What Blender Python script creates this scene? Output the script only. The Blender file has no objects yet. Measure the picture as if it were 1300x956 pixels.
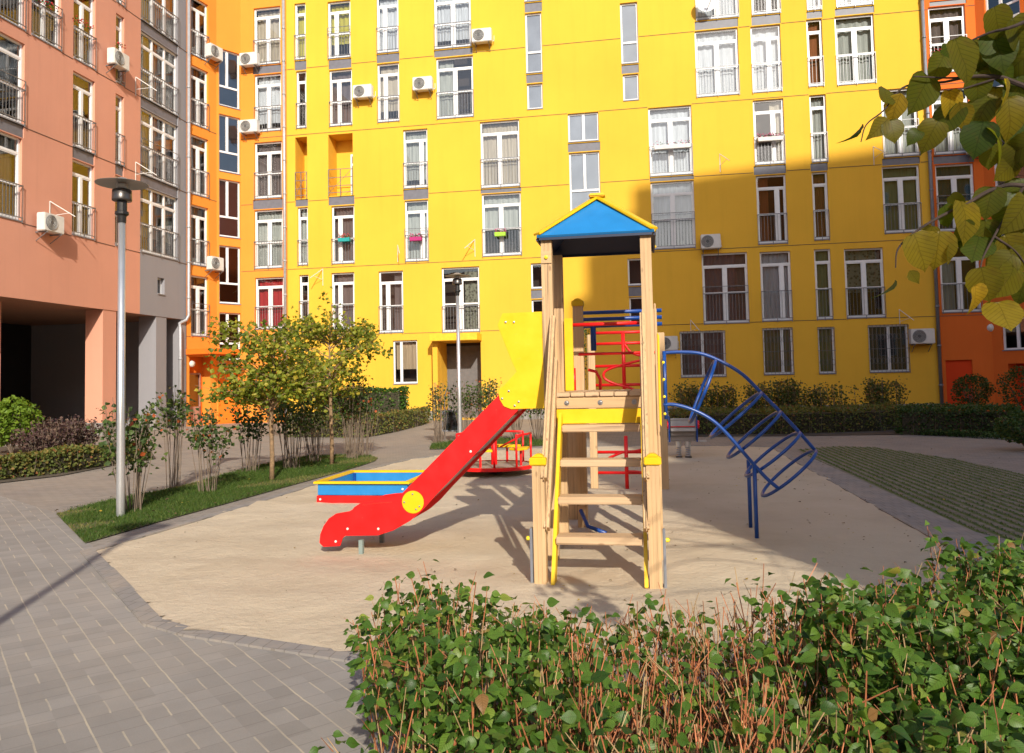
import bpy, bmesh, math, random
import numpy as np
from mathutils import Vector, Matrix
random.seed(11); np.random.seed(11)
R = math.radians
scene = bpy.context.scene
COL = scene.collection

# ------------------------------------------------------------------ camera model
F = 990.0; CX = 650.0; CY = 433.5; CAMZ = 1.5
TH = math.atan(50.5 / 990.0); PH = 0.021
_r = Vector((1, 0, 0)); _f = Vector((0, math.cos(TH), math.sin(TH))); _u = Vector((0, -math.sin(TH), math.cos(TH)))
AX = _r * math.cos(PH) - _u * math.sin(PH)
AY = _r * math.sin(PH) + _u * math.cos(PH)
CAM = Vector((0, 0, CAMZ))
def ray(px, py):
    return AX * ((px - CX) / F) + AY * (-(py - CY) / F) + _f
def ground(px, py, z=0.0):
    d = ray(px, py); t = (z - CAMZ) / d.z
    return CAM + d * t
def at_depth(px, py, Y):
    d = ray(px, py); return CAM + d * (Y / d.y)
A = R(9.7)
U = Vector((math.cos(A), -math.sin(A), 0)); N = Vector((math.sin(A), math.cos(A), 0))

# ------------------------------------------------------------------ scene helpers
def empty(name, loc, ang=0.0, label=None, cat=None, group=None):
    o = bpy.data.objects.new(name, None); COL.objects.link(o)
    o.location = loc; o.rotation_euler = (0, 0, ang); o.empty_display_size = .2
    if label: o['label'] = label
    if cat: o['category'] = cat
    if group: o['group'] = group
    return o
def tag(o, label=None, cat=None, group=None, kind=None):
    if label: o['label'] = label
    if cat: o['category'] = cat
    if group: o['group'] = group
    if kind: o['kind'] = kind
    return o
def copy_tree(o, parent=None):
    c = o.copy(); COL.objects.link(c); c.parent = parent
    for ch in list(o.children): copy_tree(ch, c)
    return c

class MB:
    def __init__(self): self.v = []; self.f = []; self.t = []; self.uv = None; self.smooth = False
    def quad(self, a, b, c, d):
        n = len(self.v); self.v += [tuple(a), tuple(b), tuple(c), tuple(d)]; self.f.append((n, n+1, n+2, n+3))
    def box(self, x0, x1, y0, y1, z0, z1):
        n = len(self.v)
        self.v += [(x0,y0,z0),(x1,y0,z0),(x1,y1,z0),(x0,y1,z0),(x0,y0,z1),(x1,y0,z1),(x1,y1,z1),(x0,y1,z1)]
        for q in ((3,2,1,0),(4,5,6,7),(0,1,5,4),(1,2,6,5),(2,3,7,6),(3,0,4,7)): self.f.append(tuple(n+i for i in q))
        return self
    def bar(self, p, q, w, h, up=(0,0,1)):
        p = Vector(p); q = Vector(q); d = (q-p).normalized(); up = Vector(up)
        s = d.cross(up)
        if s.length < 1e-4: s = d.cross(Vector((0,1,0)))
        s.normalize(); t = s.cross(d)
        n = len(self.v)
        for b in (p, q):
            for (i, j) in ((-1,-1),(1,-1),(1,1),(-1,1)): self.v.append(tuple(b + s*(i*w/2) + t*(j*h/2)))
        for g in ((3,2,1,0),(4,5,6,7),(0,1,5,4),(1,2,6,5),(2,3,7,6),(3,0,4,7)): self.f.append(tuple(n+i for i in g))
        return self
    def tube(self, pts, r, seg=8, closed=False, cap=True):
        pts = [Vector(p) for p in pts]; k = len(pts)
        rs = r if isinstance(r, (list, tuple)) else [r]*k
        base = len(self.v); prev = None
        for i, p in enumerate(pts):
            if closed: d = pts[(i+1) % k] - pts[i-1]
            else: d = pts[min(i+1, k-1)] - pts[max(i-1, 0)]
            d.normalize()
            if prev is None:
                a = d.cross(Vector((0,0,1)))
                if a.length < 1e-3: a = d.cross(Vector((1,0,0)))
            else: a = prev - d * prev.dot(d)
            a.normalize(); prev = a; b = d.cross(a)
            for j in range(seg):
                an = 2*math.pi*j/seg
                self.v.append(tuple(p + a*(math.cos(an)*rs[i]) + b*(math.sin(an)*rs[i])))
        m = k if closed else k-1
        for i in range(m):
            i2 = (i+1) % k
            for j in range(seg):
                j2 = (j+1) % seg
                self.f.append((base+i*seg+j, base+i*seg+j2, base+i2*seg+j2, base+i2*seg+j))
        if cap and not closed:
            self.f.append(tuple(base+j for j in range(seg))[::-1]); self.f.append(tuple(base+(k-1)*seg+j for j in range(seg)))
        return self
    def lathe(self, prof, seg=24, c=(0,0,0)):
        base = len(self.v)
        for (r, z) in prof:
            for j in range(seg):
                an = 2*math.pi*j/seg; self.v.append((c[0]+r*math.cos(an), c[1]+r*math.sin(an), c[2]+z))
        for i in range(len(prof)-1):
            for j in range(seg):
                j2 = (j+1) % seg
                self.f.append((base+i*seg+j, base+i*seg+j2, base+(i+1)*seg+j2, base+(i+1)*seg+j))
        return self
    def prism(self, poly, y0, y1):          # poly in (x,z), extruded along y
        n = len(self.v); k = len(poly)
        for y in (y0, y1):
            for (x, z) in poly: self.v.append((x, y, z))
        self.f.append(tuple(range(n, n+k))); self.f.append(tuple(range(n+k, n+2*k))[::-1])
        for i in range(k):
            j = (i+1) % k; self.f.append((n+j, n+i, n+k+i, n+k+j))
        return self
    def slab(self, poly, z0, z1):           # poly in (x,y)
        n = len(self.v); k = len(poly)
        for z in (z0, z1):
            for (x, y) in poly: self.v.append((x, y, z))
        self.f.append(tuple(range(n, n+k))[::-1]); self.f.append(tuple(range(n+k, n+2*k)))
        for i in range(k):
            j = (i+1) % k; self.f.append((n+i, n+j, n+k+j, n+k+i))
        return self
    def build(self, name, mat, parent=None, loc=None, ang=None, bevel=0, fix=True, smooth=None):
        me = bpy.data.meshes.new(name); me.from_pydata(self.v, [], self.f)
        if fix or bevel:
            bm = bmesh.new(); bm.from_mesh(me)
            bmesh.ops.recalc_face_normals(bm, faces=bm.faces)
            if bevel:
                ed = [e for e in bm.edges if len(e.link_faces) == 2 and e.calc_face_angle(0) > .6]
                try: bmesh.ops.bevel(bm, geom=ed, offset=bevel, segments=2, affect='EDGES', clamp_overlap=True)
                except Exception: pass
            bm.to_mesh(me); bm.free()
        if self.t and len(self.t) == len(me.polygons):
            at = me.attributes.new('tint', 'FLOAT', 'FACE'); at.data.foreach_set('value', self.t)
        if self.uv is not None:
            uvl = me.uv_layers.new(name='UVMap'); arr = np.array(self.uv, dtype=np.float32).reshape(-1)
            li = np.zeros(len(me.loops), dtype=np.int32); me.loops.foreach_get('vertex_index', li)
            uvl.data.foreach_set('uv', np.array(self.uv, dtype=np.float32)[li].reshape(-1))
        o = bpy.data.objects.new(name, me); COL.objects.link(o)
        if mat: me.materials.append(mat)
        if smooth if smooth is not None else self.smooth:
            for p in me.polygons: p.use_smooth = True
        if parent: o.parent = parent
        if loc is not None: o.location = loc
        if ang is not None: o.rotation_euler = (0, 0, ang)
        return o

# ------------------------------------------------------------------ materials
def newmat(name):
    m = bpy.data.materials.new(name); m.use_nodes = True
    nt = m.node_tree; bs = nt.nodes['Principled BSDF']
    return m, nt, bs
def N_(nt, typ, **kw):
    n = nt.nodes.new(typ)
    for k, v in kw.items(): setattr(n, k, v)
    return n
def math_(nt, op, a, b=None, clamp=False):
    n = nt.nodes.new('ShaderNodeMath'); n.operation = op; n.use_clamp = clamp
    for i, v in enumerate((a, b)):
        if v is None: continue
        if isinstance(v, (int, float)): n.inputs[i].default_value = v
        else: nt.links.new(v, n.inputs[i])
    return n.outputs[0]
def mixc(nt, fac, a, b, mode='MIX'):
    n = nt.nodes.new('ShaderNodeMix'); n.data_type = 'RGBA'; n.blend_type = mode
    for i, v in ((0, fac), (6, a), (7, b)):
        if isinstance(v, (int, float)): n.inputs[i].default_value = v
        elif isinstance(v, (tuple, list)): n.inputs[i].default_value = (*v[:3], 1)
        else: nt.links.new(v, n.inputs[i])
    return n.outputs[2]
def noise(nt, vec, scale, detail=4, rough=.55):
    n = nt.nodes.new('ShaderNodeTexNoise'); n.inputs['Scale'].default_value = scale
    n.inputs['Detail'].default_value = detail; n.inputs['Roughness'].default_value = rough
    if vec is not None: nt.links.new(vec, n.inputs['Vector'])
    return n.outputs['Fac']
def ramp(nt, fac, stops):
    n = nt.nodes.new('ShaderNodeValToRGB'); cr = n.color_ramp
    while len(cr.elements) < len(stops): cr.elements.new(.5)
    for e, (p, c) in zip(cr.elements, stops): e.position = p; e.color = (*c, 1) if len(c) == 3 else c
    nt.links.new(fac, n.inputs[0]); return n.outputs[0]
def objcoord(nt, scale=None):
    t = nt.nodes.new('ShaderNodeTexCoord'); o = t.outputs['Object']
    if scale:
        m = nt.nodes.new('ShaderNodeMapping'); m.inputs['Scale'].default_value = scale
        nt.links.new(o, m.inputs[0]); o = m.outputs[0]
    return o
def worldpos(nt): return nt.nodes.new('ShaderNodeNewGeometry').outputs['Position']
def bump(nt, bs, h, strength=.3, dist=.01):
    b = nt.nodes.new('ShaderNodeBump'); b.inputs['Strength'].default_value = strength
    b.inputs['Distance'].default_value = dist; nt.links.new(h, b.inputs['Height']); nt.links.new(b.outputs[0], bs.inputs['Normal'])
def simple(name, col, rough=.5, metal=0.0, var=.08, scale=6, bumps=0.0, bscale=60, spec=None, coat=0):
    m, nt, bs = newmat(name)
    v = objcoord(nt)
    f = noise(nt, v, scale)
    dark = tuple(c*(1-var*1.6) for c in col); light = tuple(min(1, c*(1+var)) for c in col)
    nt.links.new(ramp(nt, f, [(.3, dark), (.7, light)]), bs.inputs['Base Color'])
    bs.inputs['Roughness'].default_value = rough; bs.inputs['Metallic'].default_value = metal
    if spec is not None: bs.inputs['Specular IOR Level'].default_value = spec
    if coat: bs.inputs['Coat Weight'].default_value = coat; bs.inputs['Coat Roughness'].default_value = .1
    if bumps: bump(nt, bs, noise(nt, v, bscale), bumps, .004)
    return m
def plaster(name, col, stain=.13):
    m, nt, bs = newmat(name)
    v = worldpos(nt)
    big = noise(nt, v, .35, 5, .6)
    mp = nt.nodes.new('ShaderNodeMapping'); mp.inputs['Scale'].default_value = (2.2, 2.2, .12); nt.links.new(v, mp.inputs[0])
    streak = noise(nt, mp.outputs[0], 1.6, 5, .65)
    fine = noise(nt, v, 90, 3)
    c = ramp(nt, big, [(.25, tuple(x*(1-stain) for x in col)), (.75, col)])
    sf = ramp(nt, streak, [(.5, (0,0,0)), (.85, (1,1,1))])
    c = mixc(nt, math_(nt, 'MULTIPLY', sf, stain*1.6), c, tuple(x*.6 for x in col))
    c = mixc(nt, math_(nt, 'MULTIPLY', fine, .10), c, tuple(x*.5 for x in col))
    nt.links.new(c, bs.inputs['Base Color']); bs.inputs['Roughness'].default_value = .9
    bs.inputs['Specular IOR Level'].default_value = .15
    bump(nt, bs, fine, .35, .004)
    return m
def wood(name, col, axis=2, cracks=True):
    m, nt, bs = newmat(name)
    sc = [40, 40, 40]; sc[axis] = 1.2
    v = objcoord(nt, tuple(sc))
    oi = nt.nodes.new('ShaderNodeObjectInfo')
    g = noise(nt, v, 1.0, 5, .6)
    w = noise(nt, objcoord(nt), 2.2, 3)
    c = ramp(nt, g, [(.3, tuple(x*.72 for x in col)), (.5, tuple(x*.93 for x in col)), (.75, tuple(min(1, x*1.08) for x in col))])
    c = mixc(nt, math_(nt, 'MULTIPLY', ramp(nt, w, [(.45, (0,0,0)), (.75, (1,1,1))]), .28), c, (col[0]*.62, col[1]*.55, col[2]*.48))
    sc2 = [28, 28, 28]; sc2[axis] = .5
    cr = noise(nt, objcoord(nt, tuple(sc2)), 1.3, 2)
    cf = ramp(nt, cr, [(.66, (0,0,0)), (.70, (1,1,1))])
    if cracks: c = mixc(nt, math_(nt, 'MULTIPLY', cf, .65), c, (.16, .09, .045))
    vk = nt.nodes.new('ShaderNodeTexVoronoi'); vk.inputs['Scale'].default_value = 1.0; ks = [9, 9, 9]; ks[axis] = 4; nt.links.new(objcoord(nt, tuple(ks)), vk.inputs['Vector'])
    kn = ramp(nt, vk.outputs['Distance'], [(.07, (1,1,1)), (.13, (0,0,0))]); c = mixc(nt, math_(nt, 'MULTIPLY', kn, .6), c, (.20, .10, .045))
    nt.links.new(c, bs.inputs['Base Color']); bs.inputs['Roughness'].default_value = .62
    bump(nt, bs, g, .35, .003)
    return m
def paint(name, col, rough=.33, wear=True):
    m, nt, bs = newmat(name)
    v = objcoord(nt); w = noise(nt, v, 5, 6, .7); s = noise(nt, v, 55, 3)
    c = ramp(nt, w, [(.3, tuple(x*.86 for x in col)), (.65, col)])
    if wear:
        sp = ramp(nt, s, [(.72, (0,0,0)), (.78, (1,1,1))])
        c = mixc(nt, math_(nt, 'MULTIPLY', sp, .32), c, (.35, .30, .22))
        mp = nt.nodes.new('ShaderNodeMapping'); mp.inputs['Scale'].default_value = (3, 3, 26); nt.links.new(v, mp.inputs[0])
        sc = ramp(nt, noise(nt, mp.outputs[0], 2.2, 4, .7), [(.66, (0,0,0)), (.72, (1,1,1))]); c = mixc(nt, math_(nt, 'MULTIPLY', sc, .16), c, tuple(min(1, x*.5+.25) for x in col))
    nt.links.new(c, bs.inputs['Base Color'])
    nt.links.new(ramp(nt, w, [(.3, (rough,)*3), (.8, (rough+.22,)*3)]), bs.inputs['Roughness'])
    bump(nt, bs, noise(nt, v, 30, 3), .05, .003)
    return m
def glass(name, tint=(.95, .97, .97), refl=.06):
    m = bpy.data.materials.new(name); m.use_nodes = True; nt = m.node_tree; nt.nodes.clear()
    out = nt.nodes.new('ShaderNodeOutputMaterial'); mx = nt.nodes.new('ShaderNodeMixShader')
    tr = nt.nodes.new('ShaderNodeBsdfTransparent'); tr.inputs[0].default_value = (*tint, 1)
    gl = nt.nodes.new('ShaderNodeBsdfGlossy'); gl.inputs['Roughness'].default_value = .015
    fr = nt.nodes.new('ShaderNodeFresnel'); fr.inputs[0].default_value = 1.52
    f = math_(nt, 'ADD', math_(nt, 'MULTIPLY', fr.outputs[0], 1.5), refl, True)
    b = nt.nodes.new('ShaderNodeBump'); b.inputs['Strength'].default_value = .05; b.inputs['Distance'].default_value = .02
    nt.links.new(noise(nt, worldpos(nt), 1.4, 1), b.inputs['Height']); nt.links.new(b.outputs[0], gl.inputs['Normal'])
    nt.links.new(f, mx.inputs[0]); nt.links.new(tr.outputs[0], mx.inputs[1]); nt.links.new(gl.outputs[0], mx.inputs[2])
    nt.links.new(mx.outputs[0], out.inputs[0]); return m
def foliage(name, stops, trans=.35, rough=.5, veins=False, fine=None):
    m = bpy.data.materials.new(name); m.use_nodes = True; nt = m.node_tree
    bs = nt.nodes['Principled BSDF']; out = nt.nodes['Material Output']
    at = nt.nodes.new('ShaderNodeAttribute'); at.attribute_name = 'tint'
    c = ramp(nt, at.outputs['Fac'], stops)
    n = noise(nt, worldpos(nt), fine or 25, 3)
    c = mixc(nt, math_(nt, 'MULTIPLY', n, .45), c, mixc(nt, 1.0, c, (.62, .55, .4), 'MULTIPLY'))
    if veins:
        uv = nt.nodes.new('ShaderNodeUVMap'); sep = nt.nodes.new('ShaderNodeSeparateXYZ'); nt.links.new(uv.outputs[0], sep.inputs[0])
        x = math_(nt, 'ABSOLUTE', sep.outputs[0]); y = sep.outputs[1]
        w = math_(nt, 'SUBTRACT', y, math_(nt, 'MULTIPLY', x, .75))
        fr = math_(nt, 'FRACT', math_(nt, 'MULTIPLY', w, 8.0))
        line = math_(nt, 'LESS_THAN', math_(nt, 'ABSOLUTE', math_(nt, 'SUBTRACT', fr, .5)), .09)
        mid = math_(nt, 'LESS_THAN', x, .014)
        vf = math_(nt, 'MULTIPLY', math_(nt, 'MAXIMUM', line, mid), .6)
        tw = nt.nodes.new('ShaderNodeTexNoise'); tw.inputs['Scale'].default_value = 3.2; tw.inputs['Detail'].default_value = 5
        nt.links.new(uv.outputs[0], tw.inputs['Vector'])
        br = ramp(nt, tw.outputs['Fac'], [(.52, (0,0,0)), (.72, (1,1,1))])
        c = mixc(nt, math_(nt, 'MULTIPLY', br, .5), c, (.13, .075, .02))
        c = mixc(nt, vf, c, mixc(nt, 1.0, c, (.5, .5, .35), 'MULTIPLY'))
        bump(nt, bs, math_(nt, 'MAXIMUM', line, mid), .5, .001)
    nt.links.new(c, bs.inputs['Base Color']); bs.inputs['Roughness'].default_value = rough
    bs.inputs['Specular IOR Level'].default_value = .3
    tr = nt.nodes.new('ShaderNodeBsdfTranslucent'); mx = nt.nodes.new('ShaderNodeMixShader')
    c2 = mixc(nt, 1.0, c, (1.25, 1.35, .6), 'MULTIPLY')
    nt.links.new(c2, tr.inputs[0]); mx.inputs[0].default_value = trans
    nt.links.new(bs.outputs[0], mx.inputs[1]); nt.links.new(tr.outputs[0], mx.inputs[2]); nt.links.new(mx.outputs[0], out.inputs[0])
    return m

M = {}
M['yellow'] = plaster('yellow_render', (.84, .475, .050), .13)
M['salmon'] = plaster('salmon_render', (.69, .33, .225))
M['greywall'] = plaster('grey_render', (.30, .29, .31))
M['orange'] = plaster('orange_render', (.86, .30, .045))
M['deep_orange'] = plaster('deep_orange_render', (.88, .20, .02))
M['red_orange'] = plaster('red_orange_render', (.78, .17, .03))
M['red_panel'] = plaster('red_render', (.72, .065, .015))
M['joint'] = simple('dark_joint_profile', (.20, .13, .05), .8)  # dark brown expansion joint profile
M['joint_salmon'] = simple('joint_profile_brown', (.16, .09, .06), .8)
M['spandrel'] = simple('grey_spandrel', (.15, .15, .175), .5)
M['sill'] = simple('grey_sill', (.22, .22, .24), .45)
M['plinth'] = simple('concrete_plinth', (.26, .24, .22), .9, var=.15)
M['roofing'] = simple('roofing', (.15, .14, .14), .9)
M['frame'] = simple('white_upvc', (.80, .80, .80), .35, var=.03)
M['rail'] = simple('grey_railing', (.20, .20, .21), .4, .4)
M['glass'] = glass('window_glass')
M['glass_dark'] = glass('window_glass_toned', (.65, .66, .67), .10)
M['interior'] = simple('dark_room', (.045, .030, .022), .9, var=.3, scale=.8)  # darkness of the unlit rooms put into the sheet's colour
M['passage'] = simple('passage_shade', (.016, .014, .013), .9, var=.2, scale=1)  # deep shade under the overhang put into a near-black colour
def curtain_mat(n, c, pattern=False):
    m, nt, bs = newmat(n)
    v = objcoord(nt)
    if pattern:
        vo = nt.nodes.new('ShaderNodeTexVoronoi'); vo.inputs['Scale'].default_value = 9; nt.links.new(v, vo.inputs['Vector'])
        cc = ramp(nt, vo.outputs['Distance'], [(.25, tuple(x*.35 for x in c)), (.5, c)])
    else:
        mp = nt.nodes.new('ShaderNodeMapping'); mp.inputs['Scale'].default_value = (14, 1, .6); nt.links.new(v, mp.inputs[0])
        cc = ramp(nt, noise(nt, mp.outputs[0], 1.5, 3), [(.3, tuple(x*.7 for x in c)), (.7, c)])
    nt.links.new(cc, bs.inputs['Base Color']); bs.inputs['Roughness'].default_value = .9; return m
CUR = {'w': curtain_mat('white_net', (.60, .63, .69)), 'b': curtain_mat('beige_curtain', (.50, .44, .36)),
       'c': curtain_mat('grey_net', (.42, .44, .42)), 'g': curtain_mat('green_curtain', (.20, .23, .12)),
       'f': curtain_mat('floral_curtain', (.22, .22, .17), True), 'r': curtain_mat('red_curtain', (.42, .015, .02)),
       'o': curtain_mat('brown_curtain', (.28, .09, .03)), 't': curtain_mat('teal_curtain', (.03, .06, .07)),
       'p': curtain_mat('plum_curtain', (.15, .115, .115)), 'y': curtain_mat('lime_blind', (.50, .45, .05)),
       'k': curtain_mat('light_blind', (.48, .36, .24))}
M['frosted'] = simple('blue_grey_panel_glass', (.25, .265, .31), .12, var=.12, scale=1.2, spec=.8)
M['frosted2'] = simple('grey_panel_glass', (.26, .27, .28), .15, var=.1, scale=1.2, spec=.8)
M['galv'] = simple('zinc_pipe', (.42, .42, .44), .45, .3)
M['galv_dark'] = simple('grey_pipe', (.22, .23, .26), .45, .2)
M['ac_white'] = simple('ac_casing', (.66, .64, .60), .45, var=.06)
M['ac_dark'] = simple('ac_grille', (.10, .10, .10), .5)
M['steel'] = simple('brushed_steel', (.64, .64, .64), .34, .75, var=.05)
M['dark_steel'] = simple('dark_steel', (.11, .10, .095), .35, .7)
M['shade_under'] = simple('lamp_shade_aluminium', (.34, .33, .31), .4, .5)
M['black'] = simple('black_plastic', (.018, .017, .017), .35)
M['bolt'] = simple('galvanised_bolt', (.5, .5, .5), .3, .9)
M['bolt_yellow'] = simple('yellow_bolt_cap', (.85, .68, .02), .35)
M['bolt_white'] = simple('white_bolt_cap', (.8, .78, .7), .35)
M['red'] = paint('red_play_paint', (.80, .006, .006))
M['blue'] = paint('light_blue_play_panel', (.018, .22, .55))
M['darkblue'] = paint('blue_tube_paint', (.006, .06, .30), .25)
M['pyellow'] = paint('yellow_play_panel', (.86, .53, .004))
M['wood'] = wood('timber_vertical', (.61, .40, .205))
M['woodx'] = wood('timber_horizontal', (.61, .40, .20), 0)
M['woody'] = wood('timber_tread', (.60, .41, .24), 0)
M['wood_s'] = wood('timber_sloped', (.62, .41, .215), 2)
M['bark'] = simple('young_bark', (.27, .17, .09), .85, var=.25, scale=20, bumps=.4, bscale=40)
M['branch'] = simple('dark_twig_bark', (.045, .028, .022), .9, var=.3, scale=30)
M['stem'] = simple('grey_brown_stems', (.19, .14, .10), .85, var=.2, scale=10)
M['redstem'] = simple('red_brown_twigs', (.42, .14, .055), .7, var=.4, scale=9)
M['drystem'] = simple('dry_straw_twigs', (.42, .27, .13), .8, var=.3, scale=9)
M['flower_red'] = simple('red_petals', (.6, .03, .05), .6, var=.3, scale=40)
M['flower_pink'] = simple('pink_petals', (.65, .12, .28), .6, var=.3, scale=40)
M['box_teal'] = simple('teal_planter', (.01, .33, .33), .5)
M['box_pink'] = simple('magenta_planter', (.42, .02, .16), .5)
M['box_lime'] = simple('lime_planter', (.35, .62, .03), .5)
M['box_green'] = simple('green_planter', (.01, .28, .12), .5)
M['box_white'] = simple('white_planter', (.6, .58, .55), .5)
G1 = (.030, .075, .012); G2 = (.06, .14, .018); G3 = (.12, .21, .03)
M['leaf_hedge'] = foliage('hedge_leaves', [(0, (.022, .06, .012)), (.45, (.05, .125, .02)), (.8, (.10, .20, .028)), (.93, (.20, .26, .04)), (1, (.26, .16, .05))], .3, .38)
M['leaf_front'] = foliage('broad_hedge_leaves', [(0, (.035, .085, .014)), (.35, (.075, .165, .022)), (.7, (.14, .25, .035)), (.9, (.24, .33, .05)), (.97, (.36, .34, .07)), (1, (.30, .16, .06))], .35, .42, True, 40)
M['leaf_hedge_dark'] = foliage('dark_hedge_leaves', [(0, (.025, .06, .015)), (.5, (.055, .11, .024)), (.9, (.11, .15, .035)), (1, (.18, .09, .03))], .25, .5)
M['leaf_autumn'] = foliage('autumn_low_hedge_leaves', [(0, (.07, .10, .022)), (.45, (.14, .17, .04)), (.75, (.23, .18, .05)), (1, (.28, .11, .045))], .3, .6)
M['leaf_purple'] = foliage('purple_shrub_leaves', [(0, (.05, .025, .03)), (.5, (.10, .055, .055)), (1, (.17, .11, .08))], .25, .6)
M['leaf_tree'] = foliage('linden_crown_leaves', [(0, (.09, .14, .016)), (.35, (.20, .25, .028)), (.7, (.36, .37, .045)), (1, (.58, .44, .06))], .4, .5)
M['leaf_lime'] = foliage('lime_green_shrub_leaves', [(0, (.09, .18, .02)), (1, (.25, .36, .04))], .35, .5)
M['leaf_shrub'] = foliage('viburnum_leaves', [(0, (.025, .05, .012)), (.5, (.07, .12, .03)), (.93, (.15, .20, .05)), (.96, (.45, .10, .03)), (1, (.50, .13, .05))], .3, .5)
M['leaf_near'] = foliage('near_linden_leaves', [(0, (.028, .065, .010)), (.3, (.075, .11, .012)), (.5, (.16, .15, .013)), (.7, (.27, .21, .018)), (.88, (.45, .32, .025)), (1, (.50, .33, .03))], .62, .45, True, 60)
M['leaf_far'] = foliage('thin_hedge_leaves', [(0, (.05, .09, .02)), (.5, (.11, .15, .035)), (.8, (.19, .17, .06)), (1, (.26, .12, .05))], .3, .55)
M['grass'] = foliage('grass_blades', [(0, (.035, .08, .012)), (.6, (.09, .16, .025)), (.85, (.20, .20, .06)), (1, (.36, .29, .12))], .3, .6)
M['litter'] = foliage('dry_leaf_litter', [(0, (.07, .05, .03)), (.7, (.16, .10, .05)), (.85, (.45, .30, .04)), (1, (.55, .38, .05))], .2, .7)

# ------------------------------------------------------------------ ground materials
def paver_mat():
    m, nt, bs = newmat('grey_block_paving')
    g = worldpos(nt)
    mp = nt.nodes.new('ShaderNodeMapping'); mp.inputs['Rotation'].default_value = (0, 0, R(-37.5)); nt.links.new(g, mp.inputs[0])
    sp = nt.nodes.new('ShaderNodeSeparateXYZ'); nt.links.new(mp.outputs[0], sp.inputs[0])
    p, q = sp.outputs[0], sp.outputs[1]
    W = .215
    wob = math_(nt, 'MULTIPLY', noise(nt, g, 7, 2), .012)
    u = math_(nt, 'DIVIDE', math_(nt, 'ADD', p, wob), W)
    col = math_(nt, 'FLOOR', u); fu = math_(nt, 'FRACT', u)
    off = math_(nt, 'MULTIPLY', math_(nt, 'MODULO', math_(nt, 'ABSOLUTE', col), 2.0), .5)
    v = math_(nt, 'ADD', math_(nt, 'DIVIDE', q, .43), off)
    fv = math_(nt, 'FRACT', v)
    # long joints, short dashes, cross joints
    long_ = math_(nt, 'LESS_THAN', math_(nt, 'ABSOLUTE', math_(nt, 'SUBTRACT', math_(nt, 'FRACT', math_(nt, 'ADD', u, .5)), .5)), .019)
    dash = math_(nt, 'MULTIPLY', math_(nt, 'LESS_THAN', math_(nt, 'ABSOLUTE', math_(nt, 'SUBTRACT', fu, .5)), .019), math_(nt, 'LESS_THAN', fv, .42))
    c1 = math_(nt, 'LESS_THAN', math_(nt, 'ABSOLUTE', math_(nt, 'SUBTRACT', fv, .44)), .008)
    c2 = math_(nt, 'LESS_THAN', math_(nt, 'ABSOLUTE', math_(nt, 'SUBTRACT', fv, .72)), .008)
    c3 = math_(nt, 'LESS_THAN', fv, .014)
    cross = math_(nt, 'MAXIMUM', c1, math_(nt, 'MAXIMUM', c2, c3))
    sandf = ramp(nt, noise(nt, g, .9, 3), [(.42, (0,0,0)), (.62, (1,1,1))])
    joint = math_(nt, 'MAXIMUM', long_, dash)
    # tone per block
    vo = nt.nodes.new('ShaderNodeTexWhiteNoise'); vo.noise_dimensions = '2D'
    cb = nt.nodes.new('ShaderNodeCombineXYZ'); nt.links.new(math_(nt, 'FLOOR', math_(nt, 'MULTIPLY', u, 2.0)), cb.inputs[0]); nt.links.new(math_(nt, 'FLOOR', math_(nt, 'MULTIPLY', v, 3.0)), cb.inputs[1])
    nt.links.new(cb.outputs[0], vo.inputs['Vector'])
    tone = math_(nt, 'ADD', math_(nt, 'MULTIPLY', vo.outputs['Value'], .18), math_(nt, 'MULTIPLY', noise(nt, g, .45, 5, .65), .8))
    c = ramp(nt, tone, [(.25, (.215, .195, .172)), (.55, (.31, .282, .252)), (.85, (.395, .36, .32))])
    sp2 = noise(nt, g, 160, 2); c = mixc(nt, math_(nt, 'MULTIPLY', sp2, .28), c, (.09, .075, .065))
    dust = ramp(nt, noise(nt, g, .55, 6, .7), [(.5, (0,0,0)), (.75, (1,1,1))])
    c = mixc(nt, math_(nt, 'MULTIPLY', dust, .35), c, (.42, .34, .26))
    c = mixc(nt, math_(nt, 'MULTIPLY', cross, .35), c, (.12, .10, .085))
    jn = ramp(nt, noise(nt, g, 3.5, 4, .7), [(.35, (.25,.25,.25)), (.65, (.8,.8,.8))]); c = mixc(nt, math_(nt, 'MULTIPLY', joint, jn), c, (.50, .42, .30))
    nt.links.new(c, bs.inputs['Base Color']); bs.inputs['Roughness'].default_value = .85
    h = math_(nt, 'SUBTRACT', math_(nt, 'MULTIPLY', sp2, .3), math_(nt, 'MAXIMUM', joint, cross))
    bump(nt, bs, h, .35, .006)
    return m
def path_mat():
    m, nt, bs = newmat('worn_small_block_path')
    g = worldpos(nt)
    mp = nt.nodes.new('ShaderNodeMapping'); mp.inputs['Rotation'].default_value = (0, 0, R(9.7)); nt.links.new(g, mp.inputs[0])
    br = nt.nodes.new('ShaderNodeTexBrick'); br.inputs['Scale'].default_value = 1; br.inputs['Brick Width'].default_value = .2; br.inputs['Row Height'].default_value = .1
    br.inputs['Mortar Size'].default_value = .005; br.inputs['Color1'].default_value = (.24, .205, .18, 1); br.inputs['Color2'].default_value = (.30, .26, .225, 1); br.inputs['Mortar'].default_value = (.15, .13, .10, 1)
    nt.links.new(mp.outputs[0], br.inputs['Vector'])
    d = ramp(nt, noise(nt, g, .5, 6, .7), [(.40, (0,0,0)), (.72, (1,1,1))])
    c = mixc(nt, math_(nt, 'MULTIPLY', d, .5), br.outputs['Color'], (.40, .33, .25))
    s = noise(nt, g, 60, 4); c = mixc(nt, math_(nt, 'MULTIPLY', s, .3), c, (.12, .10, .08))
    nt.links.new(c, bs.inputs['Base Color']); bs.inputs['Roughness'].default_value = .9; bump(nt, bs, s, .3, .005); return m
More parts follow.
